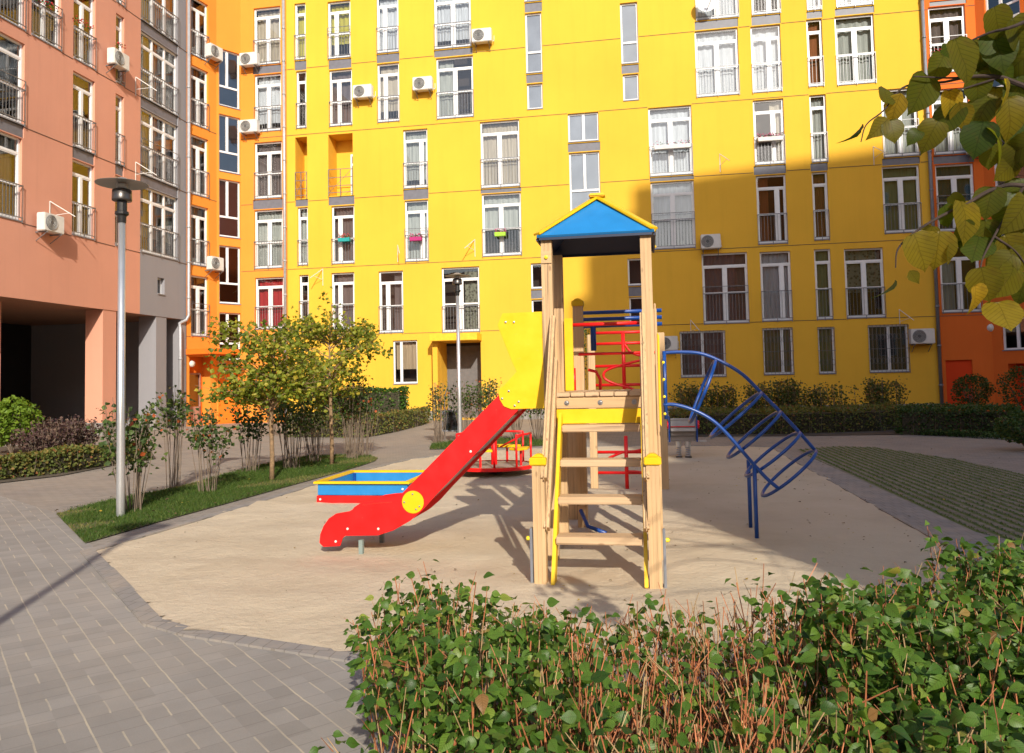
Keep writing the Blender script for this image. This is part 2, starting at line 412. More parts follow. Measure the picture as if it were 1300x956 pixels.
def sand_mat():
    m, nt, bs = newmat('playground_sand')
    g = worldpos(nt)
    c = ramp(nt, noise(nt, g, .7, 6, .65), [(.3, (.52, .42, .295)), (.5, (.60, .495, .355)), (.75, (.66, .55, .405))])
    f = noise(nt, g, 240, 3, .7); c = mixc(nt, math_(nt, 'MULTIPLY', f, .25), c, (.30, .21, .14))
    vo = nt.nodes.new('ShaderNodeTexVoronoi'); vo.inputs['Scale'].default_value = 14; nt.links.new(g, vo.inputs['Vector'])
    sp = math_(nt, 'MULTIPLY', math_(nt, 'LESS_THAN', vo.outputs['Distance'], .07), math_(nt, 'LESS_THAN', noise(nt, g, 2.0, 2), .47))
    c = mixc(nt, math_(nt, 'MULTIPLY', sp, .6), c, (.16, .10, .06))
    nt.links.new(c, bs.inputs['Base Color']); bs.inputs['Roughness'].default_value = .95; bs.inputs['Specular IOR Level'].default_value = .1
    vf = nt.nodes.new('ShaderNodeTexVoronoi'); vf.feature = 'SMOOTH_F1'; vf.inputs['Scale'].default_value = 5.5; nt.links.new(g, vf.inputs['Vector'])
    h = math_(nt, 'ADD', math_(nt, 'ADD', noise(nt, g, 15, 5, .65), math_(nt, 'MULTIPLY', vf.outputs['Distance'], .55)), math_(nt, 'MULTIPLY', f, .16)); bump(nt, bs, h, .55, .03); return m
def kerb_mat():
    m, nt, bs = newmat('kerb_slabs')
    g = worldpos(nt)
    mp = nt.nodes.new('ShaderNodeMapping'); mp.inputs['Rotation'].default_value = (0, 0, R(9.7)); nt.links.new(g, mp.inputs[0])
    br = nt.nodes.new('ShaderNodeTexBrick'); br.inputs['Scale'].default_value = 1; br.inputs['Brick Width'].default_value = .1; br.inputs['Row Height'].default_value = .2
    br.inputs['Mortar Size'].default_value = .004; br.inputs['Color1'].default_value = (.25, .23, .215, 1); br.inputs['Color2'].default_value = (.29, .265, .24, 1); br.inputs['Mortar'].default_value = (.17, .15, .13, 1)
    nt.links.new(mp.outputs[0], br.inputs['Vector'])
    s = noise(nt, g, 45, 5, .7)
    c = mixc(nt, math_(nt, 'MULTIPLY', s, .3), br.outputs['Color'], (.12, .10, .09))
    d = ramp(nt, noise(nt, g, 1.7, 5, .7), [(.45, (0,0,0)), (.7, (1,1,1))]); c = mixc(nt, math_(nt, 'MULTIPLY', d, .5), c, (.44, .35, .26))
    nt.links.new(c, bs.inputs['Base Color']); bs.inputs['Roughness'].default_value = .9; bump(nt, bs, s, .3, .004); return m
def grasspaver_mat():
    m, nt, bs = newmat('grass_joint_paving')
    g = worldpos(nt)
    mp = nt.nodes.new('ShaderNodeMapping'); mp.inputs['Rotation'].default_value = (0, 0, R(9.7)); nt.links.new(g, mp.inputs[0])
    sp = nt.nodes.new('ShaderNodeSeparateXYZ'); nt.links.new(mp.outputs[0], sp.inputs[0])
    w = math_(nt, 'MULTIPLY', noise(nt, g, 6, 3), .035)
    fu = math_(nt, 'FRACT', math_(nt, 'DIVIDE', math_(nt, 'ADD', sp.outputs[0], w),   .125))
    row = math_(nt, 'FLOOR', math_(nt, 'DIVIDE', math_(nt, 'ADD', sp.outputs[0], w),   .125))
    fv = math_(nt, 'FRACT', math_(nt, 'ADD', math_(nt, 'DIVIDE', sp.outputs[1], .24), math_(nt, 'MULTIPLY', row, .37)))
    wid = math_(nt, 'ADD', math_(nt, 'MULTIPLY', noise(nt, g, 1.2, 4), .40), .20)
    j = math_(nt, 'LESS_THAN', fu, wid)
    j2 = math_(nt, 'LESS_THAN', fv, .08)
    gr = math_(nt, 'MAXIMUM', j, j2)
    green = ramp(nt, noise(nt, g, 18, 4), [(.3, (.06, .085, .016)), (.7, (.13, .17, .034))])
    st = ramp(nt, noise(nt, g, 2.5, 5), [(.3, (.16, .135, .10)), (.7, (.26, .22, .17))])
    c = mixc(nt, gr, st, green)
    nt.links.new(c, bs.inputs['Base Color']); bs.inputs['Roughness'].default_value = .95
    bump(nt, bs, math_(nt, 'ADD', math_(nt, 'MULTIPLY', gr, -1.0), noise(nt, g, 80, 3)), .6, .02); return m
def soil_mat(name, a, b):
    m, nt, bs = newmat(name); g = worldpos(nt)
    c = ramp(nt, noise(nt, g, 5, 6, .7), [(.35, a), (.7, b)])
    nt.links.new(c, bs.inputs['Base Color']); bs.inputs['Roughness'].default_value = .98; bump(nt, bs, noise(nt, g, 40, 4), .7, .02); return m
M['paver'] = paver_mat(); M['path'] = path_mat(); M['sand'] = sand_mat(); M['kerb'] = kerb_mat(); M['gpaver'] = grasspaver_mat()
M['lawn'] = soil_mat('lawn_soil', (.05, .07, .016), (.16, .12, .06)); M['soil'] = soil_mat('bed_soil', (.055, .04, .025), (.13, .10, .07))

def inside(poly, x, y):
    c = False; j = len(poly)-1
    for i in range(len(poly)):
        xi, yi = poly[i]; xj, yj = poly[j]
        if (yi > y) != (yj > y) and x < (xj-xi)*(y-yi)/(yj-yi)+xi: c = not c
        j = i
    return c
def gp(px, py): v = ground(px, py); return (v.x, v.y)
def flat(name, poly, z, mat, kind='structure'):
    b = MB(); n = len(poly); b.v = [(x, y, z) for x, y in poly]; b.f = [tuple(range(n))]
    o = b.build(name, mat); o['kind'] = kind
    for p in o.data.polygons:
        if p.normal.z < 0: o.data.flip_normals(); break
    return o

# base ground: one sheet to the horizon
flat('ground', [(-300, -300), (300, -300), (300, 300), (-300, 300)], 0, M['path'])
# pavement of block paving at the left and in front
gl = [gp(108, 691), gp(71, 653.5)]
sandA = gp(118, 701)
SAND = [gp(118, 701), gp(202, 790), gp(250, 803), gp(440, 832)]
d = Vector((SAND[3][0]-SAND[2][0], SAND[3][1]-SAND[2][1])); d.normalize()
SAND.append((SAND[3][0]+d.x*1.6, SAND[3][1]+d.y*1.6))
g1 = gp(1190, 687); g2 = gp(1000, 581)
dn = Vector((g1[0]-g2[0], g1[1]-g2[1])).normalized()
SAND += [(g1[0]+dn.x*1.9, g1[1]+dn.y*1.9), g1, g2, gp(980, 568), gp(860, 566), gp(700, 569), gp(600, 574), gp(520, 584), gp(440, 603), gp(345, 634)]
PAVE = [(-14, -6), (14, -6), (9, 3.0), (g1[0]+1, 4.0), (SAND[4][0]+.2, SAND[4][1]+.15), gp(440, 826), gp(250, 797), gp(206, 784), gp(122, 698), gp(71, 651), (-9.2, 13.0), (-14, 13.2)]
o = flat('pavement', PAVE, .004, M['paver'])
# sand with relief
def sand_h(x, y):
    return .010 + .005*math.sin(x*1.7+y*.6) + .004*math.sin(y*2.3-x*1.1) + .005*math.sin(x*5.1+1.3*y) + .004*math.sin(y*7.7+2*x)
b = MB(); step = .085; xs = [p[0] for p in SAND]; ys = [p[1] for p in SAND]
nx = int((max(xs)-min(xs))/step)+2; ny = int((max(ys)-min(ys))/step)+2
idx = {}
rnd = np.random.RandomState(4).rand(nx+2, ny+2)
rnd = (rnd[:-1, :-1]+rnd[1:, :-1]+rnd[:-1, 1:]+rnd[1:, 1:])/4
def vid(i, j):
    k = (i, j)
    if k not in idx:
        x = min(xs)+i*step; y = min(ys)+j*step
        idx[k] = len(b.v); b.v.append((x, y, sand_h(x, y)+(rnd[i, j]-.5)*.022))
    return idx[k]
for i in range(nx):
    for j in range(ny):
        if inside(SAND, min(xs)+(i+.5)*step, min(ys)+(j+.5)*step): b.f.append((vid(i, j), vid(i+1, j), vid(i+1, j+1), vid(i, j+1)))
o = b.build('sand', M['sand'], smooth=True); o['kind'] = 'structure'
# base sheet directly under the sand's ragged rim
flat('sand_bed', SAND, .002, M['sand'])
# kerb strip round the sand
def offset_strip(pts, w0, w1, z0, z1, name, mat, closed=False):
    n = len(pts); outs = []; ins = []
    for i in range(n):
        p = Vector(pts[i]); a = Vector(pts[i-1]) if (i > 0 or closed) else None; c = Vector(pts[(i+1) % n]) if (i < n-1 or closed) else None
        ds = []
        if a is not None: ds.append((p-a).normalized())
        if c is not None: ds.append((c-p).normalized())
        nn = Vector((0, 0))
        for q in ds: nn += Vector((q.y, -q.x))
        nn.normalize(); k = 1/max(.6, nn.dot(Vector((ds[0].y, -ds[0].x))))
        ins.append(p + nn*w0*k); outs.append(p + nn*w1*k)
    b = MB()
    m = n if closed else n-1
    for i in range(m):
        j = (i+1) % n
        A0, A1, B0, B1 = ins[i], outs[i], ins[j], outs[j]
        k = len(b.v)
        for z in (z0, z1):
            for q in (A0, B0, B1, A1): b.v.append((q.x, q.y, z))
        b.f += [(k+4, k+5, k+6, k+7), (k, k+1, k+5, k+4), (k+2, k+3, k+7, k+6)]
    o = b.build(name, mat); o['kind'] = 'structure'; return o
area = sum(SAND[i][0]*SAND[(i+1) % len(SAND)][1]-SAND[(i+1) % len(SAND)][0]*SAND[i][1] for i in range(len(SAND)))
sg = 1 if area > 0 else -1
offset_strip(SAND, -.02*sg, .10*sg, -.02, .017, 'kerb', M['kerb'], True)
# grass island at the left
LAWN = [gp(71, 653.5), gp(108, 691), gp(200, 664), gp(288, 640), gp(359, 620), gp(413, 605), gp(458, 592), gp(476, 586), gp(480, 582), gp(462, 577.5), gp(391, 580), gp(330, 592), gp(279, 605), gp(221, 620), gp(178, 629), gp(137, 637)]
flat('lawn', LAWN, .012, M['lawn'])
b = MB(); b.t = []
def add_blade(b, x, y, z, h, lean, w, t):
    a = random.uniform(0, 6.283); dx, dy = math.cos(a), math.sin(a); lx, ly = random.uniform(-lean, lean), random.uniform(-lean, lean)
    n = len(b.v); b.v += [(x-dx*w, y-dy*w, z), (x+dx*w, y+dy*w, z), (x+lx*h, y+ly*h, z+h)]; b.f.append((n, n+1, n+2)); b.t.append(t)
lx = [p[0] for p in LAWN]; ly = [p[1] for p in LAWN]; cnt = 0
while cnt < 62000:
    x = random.uniform(min(lx), max(lx)); y = random.uniform(min(ly), max(ly))
    if not inside(LAWN, x, y): continue
    dry = (math.sin(x*2.1+1)+math.sin(y*1.7)+math.sin(x*4.7-y*3.1)) > .7
    if dry and random.random() < .5: cnt += 1; continue
    t = random.random()*.75 if not dry else random.uniform(.5, 1)
    add_blade(b, x, y, .010, random.uniform(.02, .06)*(1 if not dry else .7), .9, .004, t); cnt += 1
o = b.build('grass', M['grass'], fix=False); tag(o, 'short green grass on the island around the lamp post and young trees', 'grass', kind='stuff')
# far grass strips
def grass_patch(poly, n, h, label):
    flat('lawn', poly, .012, M['lawn'])
    b = MB(); b.t = []; lx = [p[0] for p in poly]; ly = [p[1] for p in poly]; c = 0
    while c < n:
        x = random.uniform(min(lx), max(lx)); y = random.uniform(min(ly), max(ly))
        if inside(poly, x, y): add_blade(b, x, y, .01, random.uniform(.3, 1)*h, .8, .006, random.random()*.8); c += 1
    tag(b.build('grass', M['grass'], fix=False), label, 'grass', kind='stuff')
grass_patch([gp(545, 571), gp(600, 570), gp(700, 566), gp(720, 560), gp(700, 556), gp(590, 559), gp(548, 565)], 9000, .09, 'grass strip below the shrubs behind the roundabout')
grass_patch([gp(828, 556), gp(870, 556), gp(872, 549), gp(828, 549)], 1500, .08, 'small dark grass patch behind the spring rocker')
# grass-jointed paving right of the sandpit
GPV = [gp(1012, 571), gp(1060, 567), gp(1109, 568), gp(1217, 584), gp(1300, 603), gp(1500, 660), (8.0, 3.5), (g1[0]+1.0, 3.8), gp(1239, 677), gp(1035, 584)]
flat('grass_paving', GPV, .006, M['gpaver'])
b = MB(); b.t = []
gx = [p[0] for p in GPV]; gy = [p[1] for p in GPV]; c = 0
while c < 26000:
    x = random.uniform(min(gx), 8.5); y = random.uniform(4.5, max(gy))
    if not inside(GPV, x, y): continue
    up = x*math.cos(A)-y*math.sin(A)
    if ((up/.125) % 1) > .36: continue
    add_blade(b, x, y, .004, random.uniform(.008, .026), .8, .004, random.random()*.6+.1); c += 1
tag(b.build('joint_grass', M['grass'], fix=False), 'thin grass growing in the joints of the striped paving', 'grass', kind='stuff')
# kerb slabs strip along the right of the sand
KS = [gp(1000, 581), gp(1035, 584), gp(1239, 677), (g1[0]+1.0+.0, 4.2), (g1[0]+dn.x*1.9+.1, g1[1]+dn.y*1.9), gp(1190, 687)]
flat('pavement', KS, .012, M['kerb'])

# ------------------------------------------------------------------ facade machinery
class Facet:
    """A vertical wall plane; local x along the wall, y inward, z up."""
    def __init__(s, O, ang, thing): s.O = Vector((O[0], O[1], 0)); s.ang = ang; s.thing = thing; s.d = Vector((math.cos(ang), math.sin(ang), 0)); s.n = Vector((-math.sin(ang), math.cos(ang), 0)); s.holes = []
    def px(s, x, y, off=0.0):
        r_ = ray(x, y); t = ((s.O + s.n*off) - CAM).dot(s.n) / r_.dot(s.n); P = CAM + r_*t
        return ((P - s.O).dot(s.d), P.z)
    def rect(s, xl, xr, yt, yb):
        ym = (yt+yb)/2; xm = (xl+xr)/2
        return (s.px(xl, ym)[0], s.px(xr, ym)[0], s.px(xm, yb)[1], s.px(xm, yt)[1])
    def world(s, x, y, z): return s.O + s.d*x + s.n*y + Vector((0, 0, z))
    def part(s, name, mb, mat, **k):
        lp = s.O - s.thing.location
        o = mb.build(name, mat, **k); o.parent = s.thing; o.location = lp; o.rotation_euler = (0, 0, s.ang); return o
    def wall(s, x0, x1, z0, z1, mat, depth=.16, name='wall'):
        X = sorted({x0, x1, *[h[0] for h in s.holes], *[h[1] for h in s.holes]}); Z = sorted({z0, z1, *[h[2] for h in s.holes], *[h[3] for h in s.holes]})
        X = [x for x in X if x0 <= x <= x1]; Z = [z for z in Z if z0 <= z <= z1]
        b = MB()
        hs = [h for h in s.holes if h[1] > x0 and h[0] < x1]
        def hole(x, z): return any(h[0] < x < h[1] and h[2] < z < h[3] for h in hs)
        for i in range(len(X)-1):
            run = None
            for j in range(len(Z)-1):
                if hole((X[i]+X[i+1])/2, (Z[j]+Z[j+1])/2):
                    if run is not None: b.quad((X[i], 0, run), (X[i+1], 0, run), (X[i+1], 0, Z[j]), (X[i], 0, Z[j])); run = None
                elif run is None: run = Z[j]
            if run is not None: b.quad((X[i], 0, run), (X[i+1], 0, run), (X[i+1], 0, Z[-1]), (X[i], 0, Z[-1]))
        for h in hs:
            dd = h[4] if len(h) > 4 else depth
            a0, a1, c0, c1 = h[:4]; c1 = min(c1, z1)
            b.quad((a0, 0, c0), (a0, dd, c0), (a0, dd, c1), (a0, 0, c1)); b.quad((a1, dd, c0), (a1, 0, c0), (a1, 0, c1), (a1, dd, c1))
            b.quad((a0, 0, c0), (a1, 0, c0), (a1, dd, c0), (a0, dd, c0)); b.quad((a0, dd, c1), (a1, dd, c1), (a1, 0, c1), (a0, 0, c1))
        return s.part(name, b, mat, fix=False)
    def interior(s, x0, x1, z0, z1, y=.95):
        b = MB(); b.quad((x0, y, z0), (x1, y, z0), (x1, y, z1), (x0, y, z1))
        return s.part('room_shade_sheet', b, M['interior'], fix=False)
    def joints(s, x0, x1, zs, mat):
        def one(a, c, z):
            b = MB(); b.box(a, c, -.012, .02, z-.011, z+.011); s.part('floor_joint', b, mat, fix=False)
        for z in zs:
            cuts = sorted([(h[0]-.02, h[1]+.02) for h in s.holes if h[2]-.05 < z < h[3]+.05])
            x = x0
            for (a, c) in cuts:
                if a > x and a <= x1: one(x, a, z)
                x = max(x, c)
            if x < x1: one(x, x1, z)
    def window(s, r, style='F', m=.5, cur=None, rail=True, sp=False, opened=False, yf=.09, fw=.06, glassm='glass', grille=False, tr=.82, midbar=.44, label=None):
        x0, x1, z0, z1 = r; s.holes.append((x0, x1, z0, z1))
        W = x1-x0; H = z1-z0; b = MB(); y0, y1 = yf, yf+.07
        zs = z0+.04
        b.box(x0, x0+fw, y0, y1, zs, z1); b.box(x1-fw, x1, y0, y1, zs, z1)
        b.box(x0+fw, x1-fw, y0, y1, z1-fw, z1); b.box(x0+fw, x1-fw, y0, y1, zs, zs+fw)
        ix0, ix1 = x0+fw, x1-fw; ztop = z1-fw; zb = zs+fw
        bars = []
        if style in ('F', 'FN', 'F3'):
            zt = z0+H*tr; b.box(ix0, ix1, y0+.002, y1-.002, zt-.04, zt+.04)
            if style == 'F': xs_ = [x0+W*m]
            elif style == 'F3': xs_ = [x0+W*.34, x0+W*.67]
            else: xs_ = []
            for xm in xs_: b.box(xm-.055, xm+.055, y0-.004, y1-.004, zb, zt-.04)
            if style == 'F3':
                for xm in xs_: b.box(xm-.04, xm+.04, y0-.004, y1-.004, zt+.04, ztop)
            # inner sash frames
            edges = [ix0]+xs_+[ix1]
            for k in range(len(edges)-1):
                a = edges[k]+(.055 if k else 0); c = edges[k+1]-(.055 if k < len(edges)-2 else 0)
                b.box(a, a+.035, y0+.012, y1+.01, zb, zt-.04); b.box(c-.035, c, y0+.012, y1+.01, zb, zt-.04)
                b.box(a+.035, c-.035, y0+.012, y1+.01, zt-.075, zt-.04); b.box(a+.035, c-.035, y0+.012, y1+.01, zb, zb+.035)
            if midbar: b.box(ix0, ix1, y0+.004, y1-.01, z0+H*midbar-.03, z0+H*midbar+.03)
        elif style == 'S1': b.box(ix0, ix1, y0+.002, y1-.002, z0+H*.36-.04, z0+H*.36+.04)
        elif style == 'S1U': pass
        elif style == 'S2':
            zt = z0+H*.36; b.box(ix0, ix1, y0+.002, y1-.002, zt-.04, zt+.04); xm = x0+W*m; b.box(xm-.05, xm+.05, y0-.004, y1-.004, zt+.04, ztop)
        elif style in ('G', 'U2'): xm = x0+W*m; b.box(xm-.05, xm+.05, y0-.004, y1-.004, zb, ztop)
        w = s.part('window', b, M['frame'], fix=False)
        if label: w['label'] = label
        def sub(name, mb, mat):
            o = mb.build(name, mat, parent=w, fix=False); return o
        g = MB(); g.quad((ix0, y0+.035, zb), (ix1, y0+.035, zb), (ix1, y0+.035, ztop), (ix0, y0+.035, ztop))
        sub('pane', g, M[glassm])
        if cur in ('s', 's2'):
            c = MB(); c.quad((ix0, y0+.05, zb), (ix1, y0+.05, zb), (ix1, y0+.05, ztop), (ix0, y0+.05, ztop)); sub('backing_panel', c, M['frosted' if cur == 's' else 'frosted2'])
        elif cur and cur[0] in CUR:
            code = cur[0]; part = cur[1:] or 'a'
            spans = {'a': [(0, 1)], 'l': [(0, .42)], 'r': [(.58, 1)], 'e': [(0, .28), (.72, 1)]}[part]
            c = MB()
            for (fa, fb) in spans:
                a = ix0+(ix1-ix0)*fa; e = ix0+(ix1-ix0)*fb; k = max(4, int((e-a)/.045)); yy = y0+.2; am = random.uniform(.25, 1.0); fq = random.uniform(.9, 2.2); zc = zb-.02 if random.random() < .75 else zb+(ztop-zb)*random.uniform(.1, .45)
                ph = random.random()*6
                for i in range(k):
                    xa, xb = a+(e-a)*i/k, a+(e-a)*(i+1)/k
                    ya, yb = yy+am*.026*math.sin(i*fq+ph)+.01*math.sin(i*.7), yy+am*.026*math.sin((i+1)*fq+ph)+.01*math.sin((i+1)*.7)
                    c.quad((xa, ya, zc), (xb, yb, zc), (xb, yb, ztop), (xa, ya, ztop))
            sub('curtain', c, CUR[code])
        if rail:
            q = MB(); zr = z0+H*(rail if isinstance(rail, float) else .43); yr = -.05
            q.box(x0, x1, yr-.015, yr+.015, zr-.015, zr+.015); q.box(x0, x1, yr-.012, yr+.012, z0+.10, z0+.125)
            nb = max(3, int(W/.115))
            for i in range(nb+1):
                xx = x0+.006+(W-.012)*i/nb; q.box(xx-.006, xx+.006, yr-.006, yr+.006, z0+.125, zr-.015)
            for xx in (x0+.02, (x0+x1)/2, x1-.02): q.box(xx-.012, xx+.012, yr-.010, yr+.010, z0-.03, z0+.10)
            q.box(x0, x0+.02, yr+.015, yf, zr-.01, zr+.01); q.box(x1-.02, x1, yr+.015, yf, zr-.01, zr+.01)
            if W > .7 and random.random() < .3: q.box(x0, x1, yr-.012, yr+.012, zr+.25, zr+.27); q.box(x0, x0+.02, yr-.01, yr+.01, zr, zr+.26); q.box(x1-.02, x1, yr-.01, yr+.01, zr, zr+.26)
            sub('railing', q, M['rail'])
        if grille:
            q = MB(); yr = -.04; nb = max(3, int(W/.13))
            for i in range(nb+1):
                xx = x0+W*i/nb; q.box(xx-.006, xx+.006, yr-.006, yr+.006, z0-.02, z1)
            for zz in (z0+.08, z0+H*.5, z1-.08): q.box(x0-.03, x1+.03, yr-.010, yr+.010, zz-.008, zz+.008)
            for i in range(nb):
                xc = x0+W*(i+.5)/nb
                for zc in (z0+H*.25, z0+H*.75):
                    pts = [(xc+.05*math.cos(a), yr-.012, zc+.11*math.sin(a)) for a in [k*math.pi/5 for k in range(10)]]
                    q.tube(pts, .005, 4, closed=True)
            sub('security_grille', q, M['rail'])
        q = MB(); q.box(x0, x1, -.03, yf, z0+.0, z0+.035); sub('sill', q, M['sill'])
        return w
    def spandrel(s, x0, x1, z0, z1):
        s.holes.append((x0, x1, z0, z1, .10))
        b = MB(); b.box(x0+.002, x1-.002, .035, .09, z0+.002, z1-.002); s.part('spandrel_panel', b, M['spandrel'])

ZS = [3.53, 6.37, 9.21, 12.05, 14.89, 17.73]

# ------------------------------------------------------------------ YELLOW BUILDING (facade plane)
O0 = Vector((-0.94, 31.0, 0))
yb = empty('apartment_building', (O0.x, O0.y, 0), 0, 'long yellow rendered apartment building facing the playground', 'building')
fy = Facet(O0, -A, yb)
xL = fy.px(365, 250)[0]; xR = fy.px(1181, 250)[0]; xOL = fy.px(306, 200)[0]; xOR = fy.px(1250, 250)[0]
WY = [ # xl, xr, yt, yb, kwargs
 (374,388,4,76,dict(style='FN',cur='y')), (376,389,90,163,dict(style='FN',cur='cr')),
 (378,391,263,337,dict(style='FN',cur='c')), (380,392,349,408,dict(style='FN',cur=None)),
 (416,445,1,74,dict(m=.35,cur='y',label='window with lime green blind')), (418,447,88,160,dict(m=.4,cur='p',opened=True)),
 (421,450,261,335,dict(m=.35,cur='p')), (421,450,346,418,dict(m=.35,cur='p')),
 (478,506,-7,67,dict(m=.35,cur='w')), (479,507,80,155,dict(m=.35,cur='b')),
 (512,543,164,239,dict(m=.72,cur='c')), (514,544,254,332,dict(m=.72,cur='c')), (481,512,344,423,dict(m=.35,cur='pr')),
 (551,598,-12,61,dict(m=.5,cur='w')), (554,601,72,150,dict(m=.5,cur='cl')),
 (610,660,153,238,dict(m=.48,cur='b')), (612,662,245,325,dict(m=.48,cur='c')),
 (561,609,339,422,dict(m=.5,cur='fr',rail=.4)),
 (824,879,135,223,dict(m=.5,cur='w')), (827,882,230,316,dict(m=.5,cur='w')),
 (882,937,-58,24,dict(m=.5,cur='w')), (883,938,37,122,dict(m=.5,cur='w')),
 (953,990,-64,18,dict(m=.6,cur='wr')), (954,992,32,117,dict(m=.6,cur='w')), (957,996,126,209,dict(m=.65,cur='br')),
 (961,999,222,310,dict(m=.7,cur='ol')), (966,1005,319,408,dict(m=.7,cur='w',midbar=0)),
 (892,950,321,411,dict(m=.5,cur='p')),
 (1023,1042,-68,13,dict(style='FN',cur='w')), (1025,1045,24,110,dict(style='FN',cur='o')), (1029,1050,120,206,dict(style='FN',cur='c')),
 (1032,1052,218,305,dict(style='FN',cur='o')), (1035,1056,316,406,dict(style='FN',cur='g')),
 (1060,1107,-78,8,dict(m=.5,cur='w')), (1061,1111,19,107,dict(m=.5,cur='c')), (1120,1166,112,199,dict(m=.5,cur='c')),
 (1121,1169,210,296,dict(m=.5,cur='g')), (1073,1123,315,404,dict(m=.5,cur='f')),
]
for (a, b_, c, d_, k) in WY: fy.window(fy.rect(a, b_, c, d_), **k)
GW = [(499,530,432,488,dict(style='G',m=.32,cur='k',rail=False)),
 (864,921,420,479,dict(style='G',m=.5,cur='p',rail=False,grille=True)), (969,1007,416,476,dict(style='G',m=.65,cur='g',rail=False,grille=True)),
 (1039,1060,415,475,dict(style='S1U',cur='g',rail=False,grille=True)), (1103,1154,412,473,dict(style='G',m=.52,cur='t',rail=False,grille=True))]
for (a, b_, c, d_, k) in GW: fy.window(fy.rect(a, b_, c, d_), **k)
SW = [(665,687,-60,2,dict(style='S1',cur='s')), (667,688,16,93,dict(style='S1',cur='s')), (669,689,106,139,dict(style='S1U',cur='s')),
 (788,810,3,81,dict(style='S1',cur='s')), (791,811,94,128,dict(style='S1U',cur='s')),
 (721,760,143,180,dict(style='U2',cur='s')), (723,762,193,268,dict(style='S2',cur='s')),
 (674,692,334,367,dict(style='S1U',cur=None)), (675,692,380,420,dict(style='S1U',cur=None)),
 (797,816,328,363,dict(style='S1U',cur=None)), (799,817,377,412,dict(style='S1U',cur=None))]
for (a, b_, c, d_, k) in SW: fy.window(fy.rect(a, b_, c, d_), rail=False, **k)
SP = [(374,389,77,89),(417,446,75,87),(478,507,68,79),(551,600,62,71),(417,450,249,260),(375,391,253,262),(512,544,240,253),(610,662,239,244.3),
 (666,688,3,15),(668,689,94,105),(789,811,82,93),(721,762,181,192),(825,881,224,229),(882,937,25,36),(954,991,19,31),(957,998,210,221),
 (1024,1044,14,23),(1029,1051,207,217),(1060,1110,9,18),(1120,1168,200,209),(674,692,368,379),(798,817,364,376)]
for (a, b_, c, d_) in SP: fy.spandrel(*fy.rect(a, b_, c, d_))
# loggias
for (a, b_, c, d_, dr) in ((375,390,174,252,0), (417,448,170,248,1)):
    r_ = fy.rect(a, b_, c, d_); fy.holes.append((*r_, .90))
    b = MB(); b.quad((r_[0]-.1, .90, r_[2]-.1), (r_[1]+.1, .90, r_[2]-.1), (r_[1]+.1, .90, r_[3]+.1), (r_[0]-.1, .90, r_[3]+.1))
    w = fy.part('loggia', b, M['yellow'], fix=False)
    q = MB(); zr = r_[2]+1.1
    for zz in (zr, zr-.35, zr-.7, r_[2]+.12): q.box(r_[0], r_[1], -.05, -.03, zz-.012, zz+.012)
    q.bar((r_[0], -.04, r_[2]+.1), (r_[1], -.04, zr), .012, .012)
    for xx in (r_[0]+.012, (r_[0]+r_[1])/2, r_[1]-.012): q.box(xx-.012, xx+.012, -.055, -.025, r_[2]-.02, zr+.012)
    q.build('railing', M['rail'], parent=w, fix=False)
    if dr:
        q = MB(); x1 = r_[1]; q.box(x1-.42, x1, 0.82, 0.89, r_[2]+.02, r_[2]+1.95); q.build('door', M['frame'], parent=w)
        q = MB(); q.box(x1-.34, x1-.04, .80, .83, r_[2]+.15, r_[2]+1.45); q.box(x1-.34, x1-.04, .80, .83, r_[2]+1.55, r_[2]+1.85); q.build('pane', M['black'], parent=w)
# entrance recess
er = fy.rect(560, 611, 434, 520); er = (er[0], er[1], .05, er[3]); fy.holes.append((*er, 1.6))
b = MB(); b.quad((er[0], 1.6, .05), (er[1], 1.6, .05), (er[1], 1.6, er[3]), (er[0], 1.6, er[3])); ent = fy.part('entrance_back_wall', b, M['interior'], fix=False)  # recess shade put into the same dark room colour
b = MB(); x0, x1 = er[0]+.35, er[1]-.15
b.box(x0, x0+.08, 1.52, 1.58, .05, 2.35); b.box(x1-.08, x1, 1.52, 1.58, .05, 2.35); b.box(x0, x1, 1.52, 1.58, 2.27, 2.35); b.box((x0+x1)/2-.05, (x0+x1)/2+.05, 1.51, 1.57, .05, 2.27); b.box(x0, x1, 1.525, 1.575, 1.0, 1.06)
dr = fy.part('entrance_door', b, simple('brown_aluminium', (.16, .10, .07), .4))
b = MB(); b.quad((x0, 1.55, .05), (x1, 1.55, .05), (x1, 1.55, 2.3), (x0, 1.55, 2.3)); b.build('pane', M['glass_dark'], parent=dr, fix=False)
b = MB(); b.tube([(er[0]+.05, .3, .95), (er[0]+.05, 1.4, 1.75)], .022, 8); b.tube([(er[0]+.05, .3, .95), (er[0]+.05, .3, .1)], .02, 8); fy.part('handrail', b, M['rail'])
cr_ = fy.rect(553, 611, 425, 433.5)
b = MB(); b.box(cr_[0], cr_[1]+.02, -.9, -.003, cr_[2], cr_[3]); fy.part('entrance_canopy', b, simple('yellow_fascia', (.86, .50, .02), .6), bevel=.01)
b = MB(); b.box(cr_[0]+.0, cr_[0]+.20, -.5, -.003, .02, cr_[2]-.003); fy.part('canopy_pier', b, M['yellow'])
b = MB()
b.box(xL-.02, er[0], -.03, .0, .0, .38); b.box(er[1], xR, -.03, .0, .0, .38); fy.part('plinth', b, M['plinth'], fix=False)
fy.wall(xL, xR, .0, 19.0, M['yellow']); fy.interior(xL, xR, 3.0, 19, .95); fy.interior(er[1]+.05, xR, .0, 3.0, .95); fy.interior(xL, er[0]-.05, .0, 3.0, .95)
fy.joints(xL, xR, ZS[:5], M['joint'])
